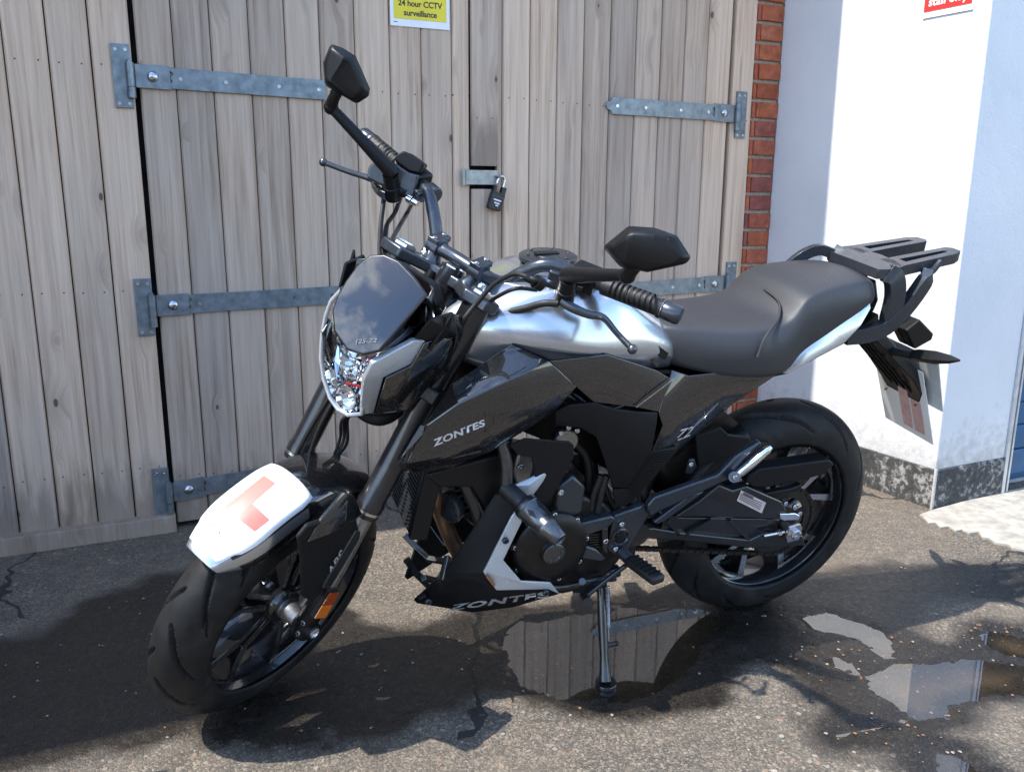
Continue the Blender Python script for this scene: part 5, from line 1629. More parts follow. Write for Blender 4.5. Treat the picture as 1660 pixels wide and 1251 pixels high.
    mm.add(ol + bulge + [ridge_a, ridge_b], [(i, (i + 1) % nn, nn + (i + 1) % nn, nn + i) for i in range(nn)] + rfs + [tuple(range(nn))])
    sh_ = mm.build("mirror_shell", M_MBLK, mir, bevel=.006, bseg=3, smooth=40, steer=True)
    gl_ = MB(); gl_.add([ce.lerp(p, .93) - fwd_ * .0025 for p in ol], [tuple(range(nn))]); gl_.build("mirror_glass", M_CHROME, mir, steer=True)
    if s == 1:
        mq = [on_face(u, v, q0 + nv_ * .0275, nv_) for u, v in ((1060, 388), (1095, 393), (1094, 386), (1059, 381))]
        text_mesh("ZONTES", "lettering", M_MBLK2, None, mir, 1.0, warp=lambda a, b: STEER @ ((mq[0] * (1 - a) + mq[1] * a) * (1 - b) + (mq[3] * (1 - a) + mq[2] * a) * b), bold=.01)
    nk = MB(); nk.tube([ball, ball.lerp(ce, .25) + fwd_ * .008, ball.lerp(ce, .5) + fwd_ * .006], [.0135, .012, .012], 12); nk.build("mirror_joint", M_MBLK, mir, smooth=45, steer=True)
    if s == 1: lettering("ZONTES", M_BADGED, [(1062, 388, .415), (1096, 392, .452), (1094, 385, .452), (1060, 381, .415)], 'S', mir, lift=.03, bold=.01) if False else None
# front brake master cylinder with reservoir on the right-hand bar
def SR(u, v, y=-.262): return PS(u, v, y)
rv_q = on_bar(.250, -1) + V3(.030, 0, -.004)
rv_n = ((_oS - rv_q).normalized() + V3(.35, 0, .12)).normalized()
def RV(u, v, f=0): return on_face(u, v, rv_q, rv_n) + rv_n * f
mc = MB(); mc.prism([RV(u, v) for u, v in ((594, 289), (597, 270), (606, 262), (628, 275), (641, 281), (641, 308), (615, 300))], rv_n * -.034); mo = mc.build("brake_master_cylinder", M_SATIN, bike, bevel=.005, bseg=3, steer=True)
mc = MB(); mc.prism([RV(u, v, .008) for u, v in ((638, 306), (641, 262), (648, 268), (664, 279), (680, 283), (677, 300), (671, 320), (656, 318))], rv_n * -.046); mc.build("reservoir", M_SATIN, mo, bevel=.005, bseg=3, steer=True)
lidm = MB(); lidm.prism([RV(u, v, .010) for u, v in ((641, 261), (644, 251), (655, 245), (668, 250), (690, 266), (681, 282), (664, 278), (648, 267))], rv_n * -.048); lidm.build("reservoir_lid", M_MBLK, mo, bevel=.004, bseg=3, steer=True)
bj = MB(); qa, qb = RV(662, 321, .0), RV(679, 331, .012); bj.tube([qa, qa.lerp(qb, .45), qa.lerp(qb, .5), qb], [.010, .010, .007, .007], 14); bj.build("banjo_bolt", M_CHROME, mo, smooth=40, steer=True)
def cable(pts, r, mat=M_RUB2, name="cable"):
    mb = MB(); mb.tube(smooth_path(pts, 8), r, 8); return mb.build(name, mat, bike, smooth=60, steer=True)
cable([RV(670, 327), SR(660, 345, -.235), SR(648, 366, -.20), SR(634, 392, -.155), SR(626, 425, -.10), SR(640, 455, -.05)], .0050, M_SATIN, "brake_hose")
cable([SR(622, 302, -.262), SR(621, 325, -.24), SR(617, 360, -.20), SR(615, 395, -.15), SR(617, 425, -.10), SR(630, 455, -.05)], .0042)
cable([SR(650, 318, -.26), SR(640, 345, -.235), SR(627, 365, -.205), SR(624, 395, -.155), SR(622, 425, -.10), SR(636, 455, -.05)], .0052)
cable([SR(626, 303, -.262), SR(623, 330, -.24), SR(619, 365, -.195), SR(619, 400, -.14), SR(622, 425, -.10)], .0030)
# clutch cable with adjuster and the wiring from the left switch
pk_ = [PS(900, 466, .235), PS(870, 455, .225), PS(852, 448, .20), PS(832, 445, .17), PS(800, 462, .135), PS(772, 492, .12), PS(750, 520, .115), PS(735, 545, .10)]
cable(pk_, .0048)
adj = MB(); adj.tube([PS(852, 450, .205), PS(868, 456, .222)], [.007, .009], 12); adj.tube([PS(868, 456, .222), PS(878, 462, .230)], [.013, .013], 16); adj.build("cable_adjuster", M_MBLK, bike, smooth=40, steer=True)
cable([PS(905, 492, .235), PS(880, 492, .21), PS(850, 500, .18), PS(810, 508, .14), PS(775, 507, .12), PS(752, 530, .11)], .0075)
cable([PS(870, 470, .20), PS(835, 468, .18), PS(800, 485, .14), PS(765, 510, .11), PS(745, 535, .10)], .0040)

# ------------------------------------------------------------------ frame, tank, shrouds (bike frame)
hd = MB(); hs0 = AXF + st_axis * .55 - st_fwd * F_OFF; hs1 = AXF + st_axis * .77 - st_fwd * F_OFF
hd.cyl(hs0, hs1, .034, n=24); hd.build("head_tube", M_FRAMEB, bike, smooth=40)
for s in (1, -1):
    fr_ = MB()
    fr_.tube(smooth_path([hs1 - st_axis * .05, V3(.82, .085 * s, .84), V3(.66, .125 * s, .74), V3(.52, .125 * s, .60), V3(.47, .115 * s, .44), V3(.46, .10 * s, .30)], 6), .019, 12)
    fr_.tube(smooth_path([hs0 + st_axis * .03, V3(.93, .075 * s, .66), V3(.86, .115 * s, .50), V3(.80, .12 * s, .34), V3(.66, .115 * s, .255), V3(.48, .10 * s, .26)], 6), .0155, 12)
    fr_.tube(smooth_path([V3(.60, .12 * s, .70), V3(.42, .115 * s, .74), V3(.15, .10 * s, .80), V3(-.08, .085 * s, .87)], 6), .0125, 10)
    fr_.tube(smooth_path([V3(.50, .12 * s, .56), V3(.32, .11 * s, .68), V3(.12, .10 * s, .79)], 6), .0115, 10)
    fr_.build("frame_tube", M_FRAMEB, bike, smooth=60)

def loft(secs, name, mat, parent=bike, sub=2, closed_bottom=False, crease=None):
    """secs: list of (x, [(y,z)...]) from the centre top to the lower edge"""
    mb = MB(); rows = []
    for x, pr in secs:
        r_ = [V3(x if len(q) < 3 else q[2], q[0], q[1]) for q in pr]
        rows.append([V3(p.x, -p.y, p.z) for p in r_[:0:-1]] + r_)
    Wn = len(rows[0])
    for r_ in rows: mb.v += [tuple(p) for p in r_]
    for i in range(len(rows) - 1):
        for j in range(Wn - 1):
            mb.f.append((i * Wn + j, i * Wn + j + 1, (i + 1) * Wn + j + 1, (i + 1) * Wn + j)); mb.m.append(0)
        if closed_bottom:
            mb.f.append((i * Wn + Wn - 1, i * Wn, (i + 1) * Wn, (i + 1) * Wn + Wn - 1)); mb.m.append(0)
    mb.f.append(tuple(range(Wn))); mb.m.append(0)
    mb.f.append(tuple((len(rows) - 1) * Wn + j for j in range(Wn))[::-1]); mb.m.append(0)
    o = mb.build(name, mat, parent, sub=sub, smooth=170)
    if crease:
        me = o.data; cen_ = Wn // 2
        at = me.attributes.new("crease_edge", 'FLOAT', 'EDGE')
        for e in me.edges:
            a, b = e.vertices
            if a % Wn == b % Wn and abs(a - b) == Wn:
                at.data[e.index].value = crease.get(abs(a % Wn - cen_), 0.0)
    return o

def tank_sec(x, top, hw, sh, bot, hb):
    return (x, [(0, top), (.42 * hw, top - .004), (.76 * hw, top - .024), (hw * .96, sh + .018), (hw, sh - .012), (hw * .95, (sh + bot) / 2), (hb, bot)])
tank = loft([tank_sec(.945, .905, .055, .885, .84, .05), tank_sec(.925, .932, .085, .895, .83, .08), tank_sec(.86, .968, .130, .905, .80, .12), tank_sec(.78, .998, .168, .905, .785, .15),
             tank_sec(.70, 1.016, .185, .895, .78, .155), tank_sec(.62, 1.008, .183, .880, .78, .15), tank_sec(.55, .975, .160, .868, .775, .13), tank_sec(.48, .925, .128, .850, .77, .105), tank_sec(.415, .880, .105, .825, .77, .09), tank_sec(.395, .862, .095, .82, .77, .085)],
            "fuel_tank", M_SILV, closed_bottom=True, crease={2: .35, 4: .75})
cap = MB(); cp0 = V3(.690, 0, 1.012)
cap.revolve([(0, .062), (.008, .062), (.0105, .058), (.0105, .030), (.012, .029), (.012, 0)], cp0, (.03, 0, 1), 40); co = cap.build("filler_cap", M_SATIN, tank, smooth=35)
fl = MB(); fl.prism([cp0 + V3(x, y, .0125) for x, y in ((-.022, -.008), (.03, -.012), (.034, .0), (.03, .012), (-.022, .008))], V3(0, 0, .003)); fl.build("cap_flap", M_MBLK, co, bevel=.001)
for k in range(6):
    a = k * math.pi / 3; bolt(cp0 + V3(.046 * math.cos(a), .046 * math.sin(a), .0105), (0, 0, 1), .0035, co, M_SATIN)
# dark recess trim on the rear of the tank (beside the seat nose)
decal("tank_trim", M_MBLK2, [(1034, 553, .128), (1076, 583, .117), (1082, 572, .113), (1046, 545, .123)], lift=.004)
decal("tank_trim", M_GBLK, [(1030, 560, .131), (1064, 594, .121), (1068, 589, .120), (1036, 556, .130)], lift=.003)

# tank shroud: angular wing over the radiator
shv = [(643, 754, .155), (732, 622, .165), (830, 557, .150), (891, 585, .196), (742, 654, .222), (935, 627, .196), (806, 681, .225), (760, 708, .232), (660, 751, .190),
       (742, 734, .226), (662, 767, .165), (728, 760, .190), (798, 731, .205), (898, 669, .190), (690, 690, .200), (686, 703, .205)]
shroud = panel("tank_shroud", shv, [(0, 1, 14), (1, 2, 3, 4), (1, 4, 14), (14, 4, 7, 8), (0, 14, 8), (4, 3, 5, 6), (4, 6, 7), (6, 5, 13, 12), (7, 6, 12, 9), (8, 7, 9), (8, 9, 11, 10), (9, 12, 11), (0, 8, 10)], M_GBLK, thick=.004, bevel=.0025)
panel("shroud_edge", [(830, 556, .150), (893, 583, .197), (990, 575, .182), (935, 558, .170)], [(0, 1, 2, 3)], M_MBLK, thick=.004, bevel=.001)
decal("shroud_marker", M_BADGED, [(651, 742, .178), (686, 704, .2075), (689, 690, .203), (683, 689, .199)], lift=.003)
stick("ZONTES", M_BADGE, shroud, [(703, 724), (788, 689), (784, 679), (700, 713)], shroud, bold=.035, shear=.15, space=1.05)
# gloss panel under the tank towards the seat
mid = [(891, 585, .192), (985, 575, .186), (1064, 600, .142), (1092, 616, .140), (1068, 668, .158), (1035, 661, .165), (963, 652, .176), (935, 627, .192)]
panel("side_panel", mid, [(0, 1, 6, 7), (1, 2, 5, 6), (2, 3, 4, 5)], M_GBLK, thick=.004, bevel=.0015)
# matte knee cover with ribbed strip
knee = [(900, 668, .168), (925, 657, .172), (963, 653, .176), (1000, 664, .178), (1035, 668, .172), (1067, 669, .162), (1065, 690, .165), (1057, 731, .162), (1018, 791, .155), (994, 791, .152), (980, 745, .165), (967, 709, .165), (940, 694, .160), (900, 691, .158)]
panel("knee_cover", knee, [(0, 1, 12, 13), (1, 2, 11, 12), (2, 3, 10, 11), (3, 4, 7, 10), (4, 5, 6, 7), (7, 8, 9, 10)], M_MBLK2, thick=.008, bevel=.003)
rib_px = [(1057, 732, .157), (1097, 724, .150), (1100, 729, .150), (1035, 803, .146), (1018, 818, .146), (998, 823, .146), (994, 793, .148), (1018, 792, .150)]
rib = panel("ribbed_cover", rib_px, [(0, 1, 2, 3, 7), (7, 3, 4, 5, 6)], M_MBLK2, thick=.006, bevel=.002)
for k in range(17):
    t = k / 16
    a = PB(1059 - 40 * t, 736 + 56 * t, .1585 - .006 * t); b = PB(1094 - 62 * t, 731 + 74 * t, .1525 - .005 * t)
    rb_ = MB(); rb_.bar(a, b, .0022, .0022, up=(0, 1, 0)); rb_.build("rib", M_MBLK, rib)
# tail fairing: gloss lower, silver upper
tf = [(1068, 669, .160), (1090, 600, .134), (1117, 609, .140), (1222, 598, .137), (1238, 606, .134), (1268, 602, .128), (1189, 655, .125), (1102, 727, .140), (1058, 731, .156), (1075, 690, .162)]
tsp = panel("tail_side_panel", tf, [(0, 1, 2, 9), (2, 3, 6, 7), (3, 4, 5, 6), (9, 2, 7, 8)], M_GBLK, thick=.004, bevel=.0015)
decal("panel_seam", M_CAST, [(1030, 659, .171), (1091, 613, .1445), (1092, 614.5, .1445), (1031, 660.5, .171)], lift=.002)
tu = [(1266, 604, .140), (1300, 562, .130), (1335, 523, .122), (1385, 496, .112), (1410, 484, .103), (1412, 500, .116), (1396, 528, .132), (1370, 555, .140), (1320, 582, .146), (1278, 606, .146)]
panel("tail_upper_panel", tu, [(0, 1, 8, 9), (1, 2, 7, 8), (2, 3, 6, 7), (3, 4, 5, 6)], M_SILV, thick=.006, bevel=.002, smooth=60, sub=0)
stick("Z2", M_BADGE, tsp, [(1086, 719), (1122, 704), (1124, 690), (1098, 697)], tsp, bold=.005, shear=.4)
# under-seat tray closing the tail
ut = MB()
ut.add([V3(.30, .10, .74), V3(.10, .10, .765), V3(-.10, .09, .845), V3(-.17, .07, .87), V3(-.17, -.07, .87), V3(-.10, -.09, .845), V3(.10, -.10, .765), V3(.30, -.10, .74)], [(0, 1, 6, 7), (1, 2, 5, 6), (2, 3, 4, 5)])
ut.build("under_tray", M_MBLK, bike, thick=.02)

# ------------------------------------------------------------------ seat
def seat_sec(x, top, hw, bot, crown=.012, xs=None):
    sh = top - crown
    dish = .012 if .15 < x < .42 else 0
    return (x, [(0, top - dish), (.38 * hw, top - crown * .12 - dish * .7), (.72 * hw, top - crown * .55), (.84 * hw, top - crown * .95), (.93 * hw, sh - .014), (hw, (sh + bot) / 2), (hw * .97, bot + .012), (hw * .80, bot)])
seat = loft([seat_sec(.455, .868, .070, .805), seat_sec(.440, .888, .092, .790), seat_sec(.39, .892, .124, .778, .02), seat_sec(.31, .886, .150, .764, .022), seat_sec(.23, .886, .160, .757, .020),
             seat_sec(.17, .892, .157, .754, .018), seat_sec(.138, .905, .152, .760, .018), seat_sec(.118, .932, .148, .778, .016), seat_sec(.098, .954, .143, .806, .014), seat_sec(.04, .968, .139, .834, .014), seat_sec(-.03, .974, .129, .872, .014), seat_sec(-.09, .978, .117, .892, .014), seat_sec(-.125, .966, .096, .900, .014), seat_sec(-.138, .950, .066, .922, .01)],
            "seat", M_SEAT, closed_bottom=True, crease={3: .45, 6: .5})
# seat seams and inlays following the surface
def seat_line(pts, r, mat, name):
    mb = MB(); mb.tube(smooth_path(pts, 6), r, 6); return mb.build(name, mat, seat, smooth=60)
for s in (1,):
    seat_line([V3(.235, .158 * s, .82), V3(.215, .150 * s, .868), V3(.165, .118 * s, .892), V3(.135, .07 * s, .916), V3(.125, 0, .924)], .0030, M_SEAT2, "seat_seam")

# ------------------------------------------------------------------ rear rack (luggage carrier and grab rail)
rk = MB()
def rz(x): return .990 + (-.12 - x) * .130
def RP(x, y, dz=0): return V3(x, y, rz(x) + dz)
rk.prism([RP(x, y) for x, y in ((-.118, -.088), (-.118, .088), (-.135, .100), (-.180, .100), (-.196, .060), (-.202, .0), (-.196, -.060), (-.180, -.100), (-.135, -.100))], V3(0, 0, -.024))
for s in (1, -1):
    o_ = [RP(x, y * s) for x, y in ((-.172, .030), (-.172, .097), (-.355, .084), (-.380, .072), (-.383, .044), (-.373, .030))]
    i_ = [RP(x, y * s) for x, y in ((-.212, .050), (-.212, .074), (-.340, .064), (-.350, .060), (-.352, .053), (-.348, .050))]
    rk.ring(o_, i_, V3(0, 0, -.026))
    # leg from the front corner down to the tail bracket
    rk.sweep(smooth_path([RP(-.145, .090 * s, -.012), V3(-.162, .099 * s, .968), V3(-.176, .101 * s, .925), V3(-.180, .098 * s, .865)], 4), .044, .024, up=(0, 1, 0))
    # bracket under the tail and brace up to the prong
    rk.sweep(smooth_path([V3(-.060, .094 * s, .828), V3(-.120, .098 * s, .832), V3(-.172, .100 * s, .850), V3(-.218, .099 * s, .892), V3(-.262, .095 * s, .955), V3(-.272, .090 * s, .985)], 4), .024, .038)
    rk.sweep([V3(-.262, .092 * s, .978), V3(-.280, .088 * s, .985), V3(-.300, .082 * s, 1.004)], .026, .014)
# grab arm reaching forward beside the seat on the far side
rk.sweep(smooth_path([RP(-.128, -.085, -.008), V3(-.098, -.098, .990), V3(-.062, -.110, .974), V3(-.030, -.122, .938), V3(-.010, -.124, .905)], 5), .020, .026)
rk.sweep(smooth_path([RP(-.128, -.100, -.004), V3(-.095, -.116, .984), V3(-.058, -.128, .962), V3(-.026, -.132, .925)], 5), .010, .022)
rack = rk.build("luggage_rack", M_SATIN, bike, bevel=.004, bseg=2, smooth=35)
for s in (1, -1):
    bolt(V3(-.25, .085 * s, .992), (0, 0, -1), .006, rack, M_MBLK)

# ------------------------------------------------------------------ tail light, plate hanger, plate, indicators
tl = MB(); tl.prism([V3(-.13, y, z) for y, z in ((-.055, .865), (.055, .865), (.062, .90), (.04, .945), (-.04, .945), (-.062, .90))], V3(-.040, 0, .004)); to = tl.build("tail_light", M_MBLK, bike, bevel=.006)
tl = MB(); tl.prism([V3(-.1702, y, z) for y, z in ((-.045, .878), (.045, .878), (.050, .90), (.03, .935), (-.03, .935), (-.050, .90))], V3(-.010, 0, .001)); tl.build("tail_lens", M_TAILRED, to, bevel=.003)
# hanger: ribbed plastic tongue reaching down and back
hg = MB()
h_path = [(-.120, .845, .060), (-.200, .790, .062), (-.270, .735, .066), (-.325, .690, .080), (-.375, .640, .078), (-.415, .575, .045), (-.445, .525, .018)]
vs = []
for x, z, hw in h_path:
    vs += [V3(x, -hw, z), V3(x, hw, z), V3(x - .016, hw * .9, z + .026), V3(x - .016, -hw * .9, z + .026)]
fs = []
for i in range(len(h_path) - 1):
    b = i * 4
    for k in range(4): fs.append((b + k, b + (k + 1) % 4, b + 4 + (k + 1) % 4, b + 4 + k))
fs += [(3, 2, 1, 0), tuple((len(h_path) - 1) * 4 + k for k in range(4))]
hg.add(vs, fs); hang = hg.build("plate_hanger", M_MBLK, bike, bevel=.003, smooth=35)
for k in range(4):
    rb_ = MB(); y = -.036 + .024 * k
    rb_.bar(V3(-.165, y, .8125), V3(-.395, y, .6205), .002, .006); rb_.build("hanger_rib", M_MBLK2, hang)
for i in range(5):
    t = i / 4; rb_ = MB(); x, z = -.20 - .19 * t, .788 - .163 * t
    rb_.bar(V3(x, -.05, z), V3(x, .05, z), .002, .005); rb_.build("hanger_rib", M_MBLK2, hang)
wg = MB(); wg.prism([PB(u, v, 0) for u, v in ((1455, 530), (1478, 512), (1500, 535), (1497, 545), (1470, 560))], V3(0, .03, 0)); wg.prism([PB(u, v, 0) for u, v in ((1455, 530), (1478, 512), (1500, 535), (1497, 545), (1470, 560))], V3(0, -.03, 0)); wg.build("plate_light_housing", M_MBLK, bike, bevel=.004)
# number plate, seen from behind its face (grey back), with the learner plate behind it
def plate_quad(name, corners, th, mat, parent):
    mb = MB(); n = (corners[1] - corners[0]).cross(corners[3] - corners[0]).normalized()
    mb.prism(corners, n * th); return mb.build(name, mat, parent, bevel=.0008)
_a, _b = PB(1521, 586, .112), PB(1528, 668, .112); _la, _lb = PB(1499, 632, .088), PB(1512, 721, .088)
def on_plate(y, t, off=0):
    q = _a.lerp(_b, t); n_ = V3(-(_b.z - _a.z), 0, _b.x - _a.x).normalized(); return V3(q.x, y, q.z) - n_ * off
def on_lp(y, t, off=0):
    q = _la.lerp(_lb, t); n_ = V3(-(_lb.z - _la.z), 0, _lb.x - _la.x).normalized(); return V3(q.x, y, q.z) - n_ * off
np_ = empty("number_plate", BIKE); tag(np_, "number plate seen from behind under the tail of the motorcycle", "number plate")
plate_quad("plate_sheet", [on_plate(-.112, 0), on_plate(.112, 0), on_plate(.112, 1.0), on_plate(-.112, 1.0)], .003, M_PLATE, np_)
lp2 = empty("learner_plate", BIKE); tag(lp2, "white learner plate with a faint red L hanging below the number plate", "plate")
plate_quad("plate_sheet", [on_lp(-.090, -.3), on_lp(.090, -.3), on_lp(.090, 1.0), on_lp(-.090, 1.0)], .002, M_LWHITE, lp2)
def pl_dec(y0, y1, h0, h1, mat, name):
    plate_quad(name, [on_lp(y0, h0, LOFF), on_lp(y1, h0, LOFF), on_lp(y1, h1, LOFF), on_lp(y0, h1, LOFF)], .0006, mat, lp2)
LOFF = -.0022
M_FAINT = simple("red_showing_through", (0.60, 0.36, 0.34), 0.5)
pl_dec(-.012, .022, .0, .88, M_FAINT, "letter_stroke"); pl_dec(.030, .066, .30, .88, M_FAINT, "letter_foot")
for y in (-.060, .050):
    q = on_plate(y, .93, -.004); nb_ = V3(.883, 0, -.47)
    bolt(q, nb_, .0075, np_, M_MBLK, h=.010); b2 = MB(); b2.cyl(q + nb_ * .008, q + nb_ * .030, .0032, n=8); b2.build("screw", M_BRASS, np_, smooth=40)
for s in (1, -1):
    si = MB(); base = V3(-.255, .040 * s, .760); mid_ = V3(-.262, .085 * s, .768); tipi = V3(-.300, .215 * s, .800)
    si.tube([base, mid_, V3(-.268, .110 * s, .772)], [.012, .011, .012], 12)
    io = si.build("indicator_stalk", M_RUB2, bike, smooth=50)
    ib = MB()
    prof = [(.105, .012, .010), (.125, .017, .013), (.165, .018, .014), (.200, .012, .010), (.222, .003, .003)]
    vs = []
    for yy, hh, ww in prof:
        k = (yy - .105) / .117; cx, cz = -.268 - .032 * k, .772 + .026 * k
        vs += [V3(cx + ww, yy * s, cz - hh * .4), V3(cx + ww * .3, yy * s, cz + hh), V3(cx - ww, yy * s, cz + hh * .5), V3(cx - ww, yy * s, cz - hh * .6), V3(cx, yy * s, cz - hh)]
    fs = []
    for i in range(len(prof) - 1):
        for k in range(5): fs.append((i * 5 + k, i * 5 + (k + 1) % 5, i * 5 + 5 + (k + 1) % 5, i * 5 + 5 + k))
    fs += [(4, 3, 2, 1, 0), tuple((len(prof) - 1) * 5 + k for k in range(5))]
    ib.add(vs, fs); ib.build("indicator", M_MBLK, io, bevel=.002, smooth=40)

# ------------------------------------------------------------------ engine and lower parts
eng = MB()
# crankcase
cc_ = [(828, 800), (880, 792), (935, 800), (985, 815), (1010, 850), (1010, 905), (985, 935), (930, 950), (850, 945), (815, 920), (805, 870)]
eng.prism([PB(u, v, .135) for u, v in cc_], V3(0, -.27, 0))
engine = eng.build("engine_case", M_ENG, bike, bevel=.012, bseg=3, smooth=35)
ge = MB(); gc = PB(886, 880, .135); ge.revolve([(0, .092), (.024, .090), (.032, .082), (.036, .060), (.036, .030), (.040, .028), (.042, .022), (.042, 0)], gc, (0, 1, 0), 48)
gen = ge.build("generator_cover", M_ENG, engine, smooth=35)
cp1 = MB(); cp1.revolve([(.036, .026), (.046, .026), (.048, .023), (.048, .015), (.046, .014), (.046, 0)], gc, (0, 1, 0), 32); cp1.build("inspection_cap", M_TITAN, gen, smooth=35)
for k in range(8):
    a = 2 * math.pi * k / 8; bolt(gc + V3(.0205 * math.cos(a), .046, .0205 * math.sin(a)), (0, 1, 0), .0025, gen, M_SATIN)
for k in range(9):
    a = 2 * math.pi * k / 9 + .2; q = gc + V3(.088 * math.cos(a), .018, .088 * math.sin(a))
    lug = MB(); lug.cyl(q - V3(0, .02, 0), q + V3(0, .004, 0), .010, n=12); lug.build("cover_lug", M_ENG, gen, smooth=40)
    bolt(q + V3(0, .004, 0), (0, 1, 0), .0055, gen)
sm_ = MB(); sm_.prism([PB(u, v, .12) for u, v in ((838, 918), (905, 925), (960, 922), (1000, 930), (1003, 944), (960, 948), (885, 948), (845, 940))], V3(0, -.24, 0)); sm_.build("sump", M_SATIN, engine, bevel=.008)
cy = MB()
cyl_a = V3(.80, 0, .47); cyl_d = V3(.30, 0, .95).normalized()
cx_ = cyl_d.cross(V3(0, 1, 0)).normalized()
for k in range(11):
    c = cyl_a + cyl_d * (.02 + k * .0165)
    cy.box(c, cx_ * .075, V3(0, .088, 0), cyl_d * .0035)
cy.box(cyl_a + cyl_d * .09, cx_ * .062, V3(0, .075, 0), cyl_d * .10)
cyo = cy.build("cylinder", M_ENG, engine, bevel=.002)
ch = MB(); c = cyl_a + cyl_d * .24; ch.box(c, cx_ * .078, V3(0, .092, 0), cyl_d * .048); ch.box(c + cyl_d * .055, cx_ * .06, V3(0, .07, 0), cyl_d * .014); cho = ch.build("cylinder_head", M_ENG, engine, bevel=.010, bseg=3)
for a, b in ((-.05, -.06), (.05, -.06), (-.05, .06), (.05, .06)): bolt(c + cx_ * a + V3(0, b, 0) + cyl_d * .048, cyl_d, .006, cho)
# cast cover with two bolts behind the crash bobbin
slab("head_cover", [(840, 735), (858, 728), (868, 742), (862, 775), (838, 790), (832, 768)], .118, .05, M_CAST, engine, bevel=.006)
bolt(PB(843, 756, .12), (0, 1, 0), .007, engine); bolt(PB(908, 797, .150), (0, 1, 0), .007, engine)
slab("engine_mount", [(905, 790), (930, 770), (950, 790), (945, 830), (920, 845), (900, 830)], .150, .03, M_SATIN, engine, bevel=.006)
# throttle body, hoses behind
for k, (pts, r_) in enumerate((([PB(930, 715, .09), PB(950, 740, .10), PB(955, 780, .10), PB(950, 815, .10)], .011), ([PB(985, 800, .11), PB(960, 812, .12), PB(935, 815, .12), PB(905, 812, .13)], .007), ([PB(975, 770, .13), PB(962, 800, .13), PB(958, 825, .13)], .008), ([PB(984, 770, .135), PB(974, 800, .135), PB(968, 830, .135)], .008), ([PB(1000, 830, .12), PB(985, 800, .125), PB(978, 770, .12)], .006))):
    mb = MB(); mb.tube(smooth_path(pts, 6), r_, 8); mb.build("hose", M_RUB2, bike, smooth=60)
tb = MB(); q = PB(905, 700, .06); tb.cyl(q + V3(0, -.06, 0), q + V3(0, .05, 0), .028, n=20); tb.box(q + V3(.02, .03, -.02), (.03, 0, 0), (0, .02, 0), (0, 0, .02)); tb.build("throttle_body", M_CAST, bike, bevel=.003, smooth=40)
slab("valve_bracket", [(868, 690), (900, 678), (912, 690), (905, 712), (880, 715)], .085, .03, M_CAST, bike, bevel=.003)
for u, v in ((909, 701), (921, 692), (935, 697)): bolt(PB(u, v, .12), (0, 1, 0), .006, bike)
# matte side shield between shroud and engine
slab("radiator_shield", [(826, 722), (851, 711), (924, 716), (931, 722), (930, 742), (895, 808), (880, 816), (868, 806), (868, 775), (862, 742), (840, 738)], .178, .006, M_MBLK2, bike, mirror=True, bevel=.002)
# radiator, horn, header
rd_ = MB(); rd_.box((.965, 0, .56), (.018, 0, .004), (0, .105, 0), (-.022, 0, .115)); rad = rd_.build("radiator", M_RAD, bike, bevel=.004)
for k in range(24):
    z_ = -.105 + k * .009; f_ = MB(); f_.box((.984 - .022 * z_ / .115, 0, .565 + z_), (.002, 0, 0), (0, .098, 0), (0, 0, .0022)); f_.build("radiator_fin", M_SATIN, rad)
for s in (1, -1):
    f_ = MB(); f_.box((.965, .112 * s, .56), (.020, 0, .004), (0, .010, 0), (-.022, 0, .118)); f_.build("radiator_tank", M_MBLK, rad, bevel=.004)
slab("radiator_side", [(690, 770), (800, 740), (822, 735), (820, 790), (790, 830), (765, 790), (712, 790)], .128, .02, M_MBLK, bike, mirror=True, bevel=.004)
hn = MB(); q = PB(727, 822, .075); hn.revolve([(-.018, .020), (-.016, .034), (0, .037), (.004, .037), (.006, .031), (.004, .028), (.007, .012), (.008, 0)], q, (.85, .5, -.1), 32); ho_ = hn.build("horn", M_SATIN, bike, smooth=40)
hd_ = MB(); hd_.tube(smooth_path([PB(760, 735, .03), PB(725, 752, .05), PB(702, 775, .055), PB(704, 805, .05), PB(715, 830, .035), PB(735, 880, .02), PB(770, 925, .0), PB(840, 950, -.03)], 8), .019, 16); hd_.build("exhaust_header", M_BRONZE, bike, smooth=60)
mf = MB(); mf.tube([V3(.62, -.03, .24), V3(.45, -.10, .25), V3(.30, -.16, .28), V3(.08, -.185, .34)], [.03, .05, .055, .05], 20); mf.build("muffler", M_SATIN, bike, smooth=50)
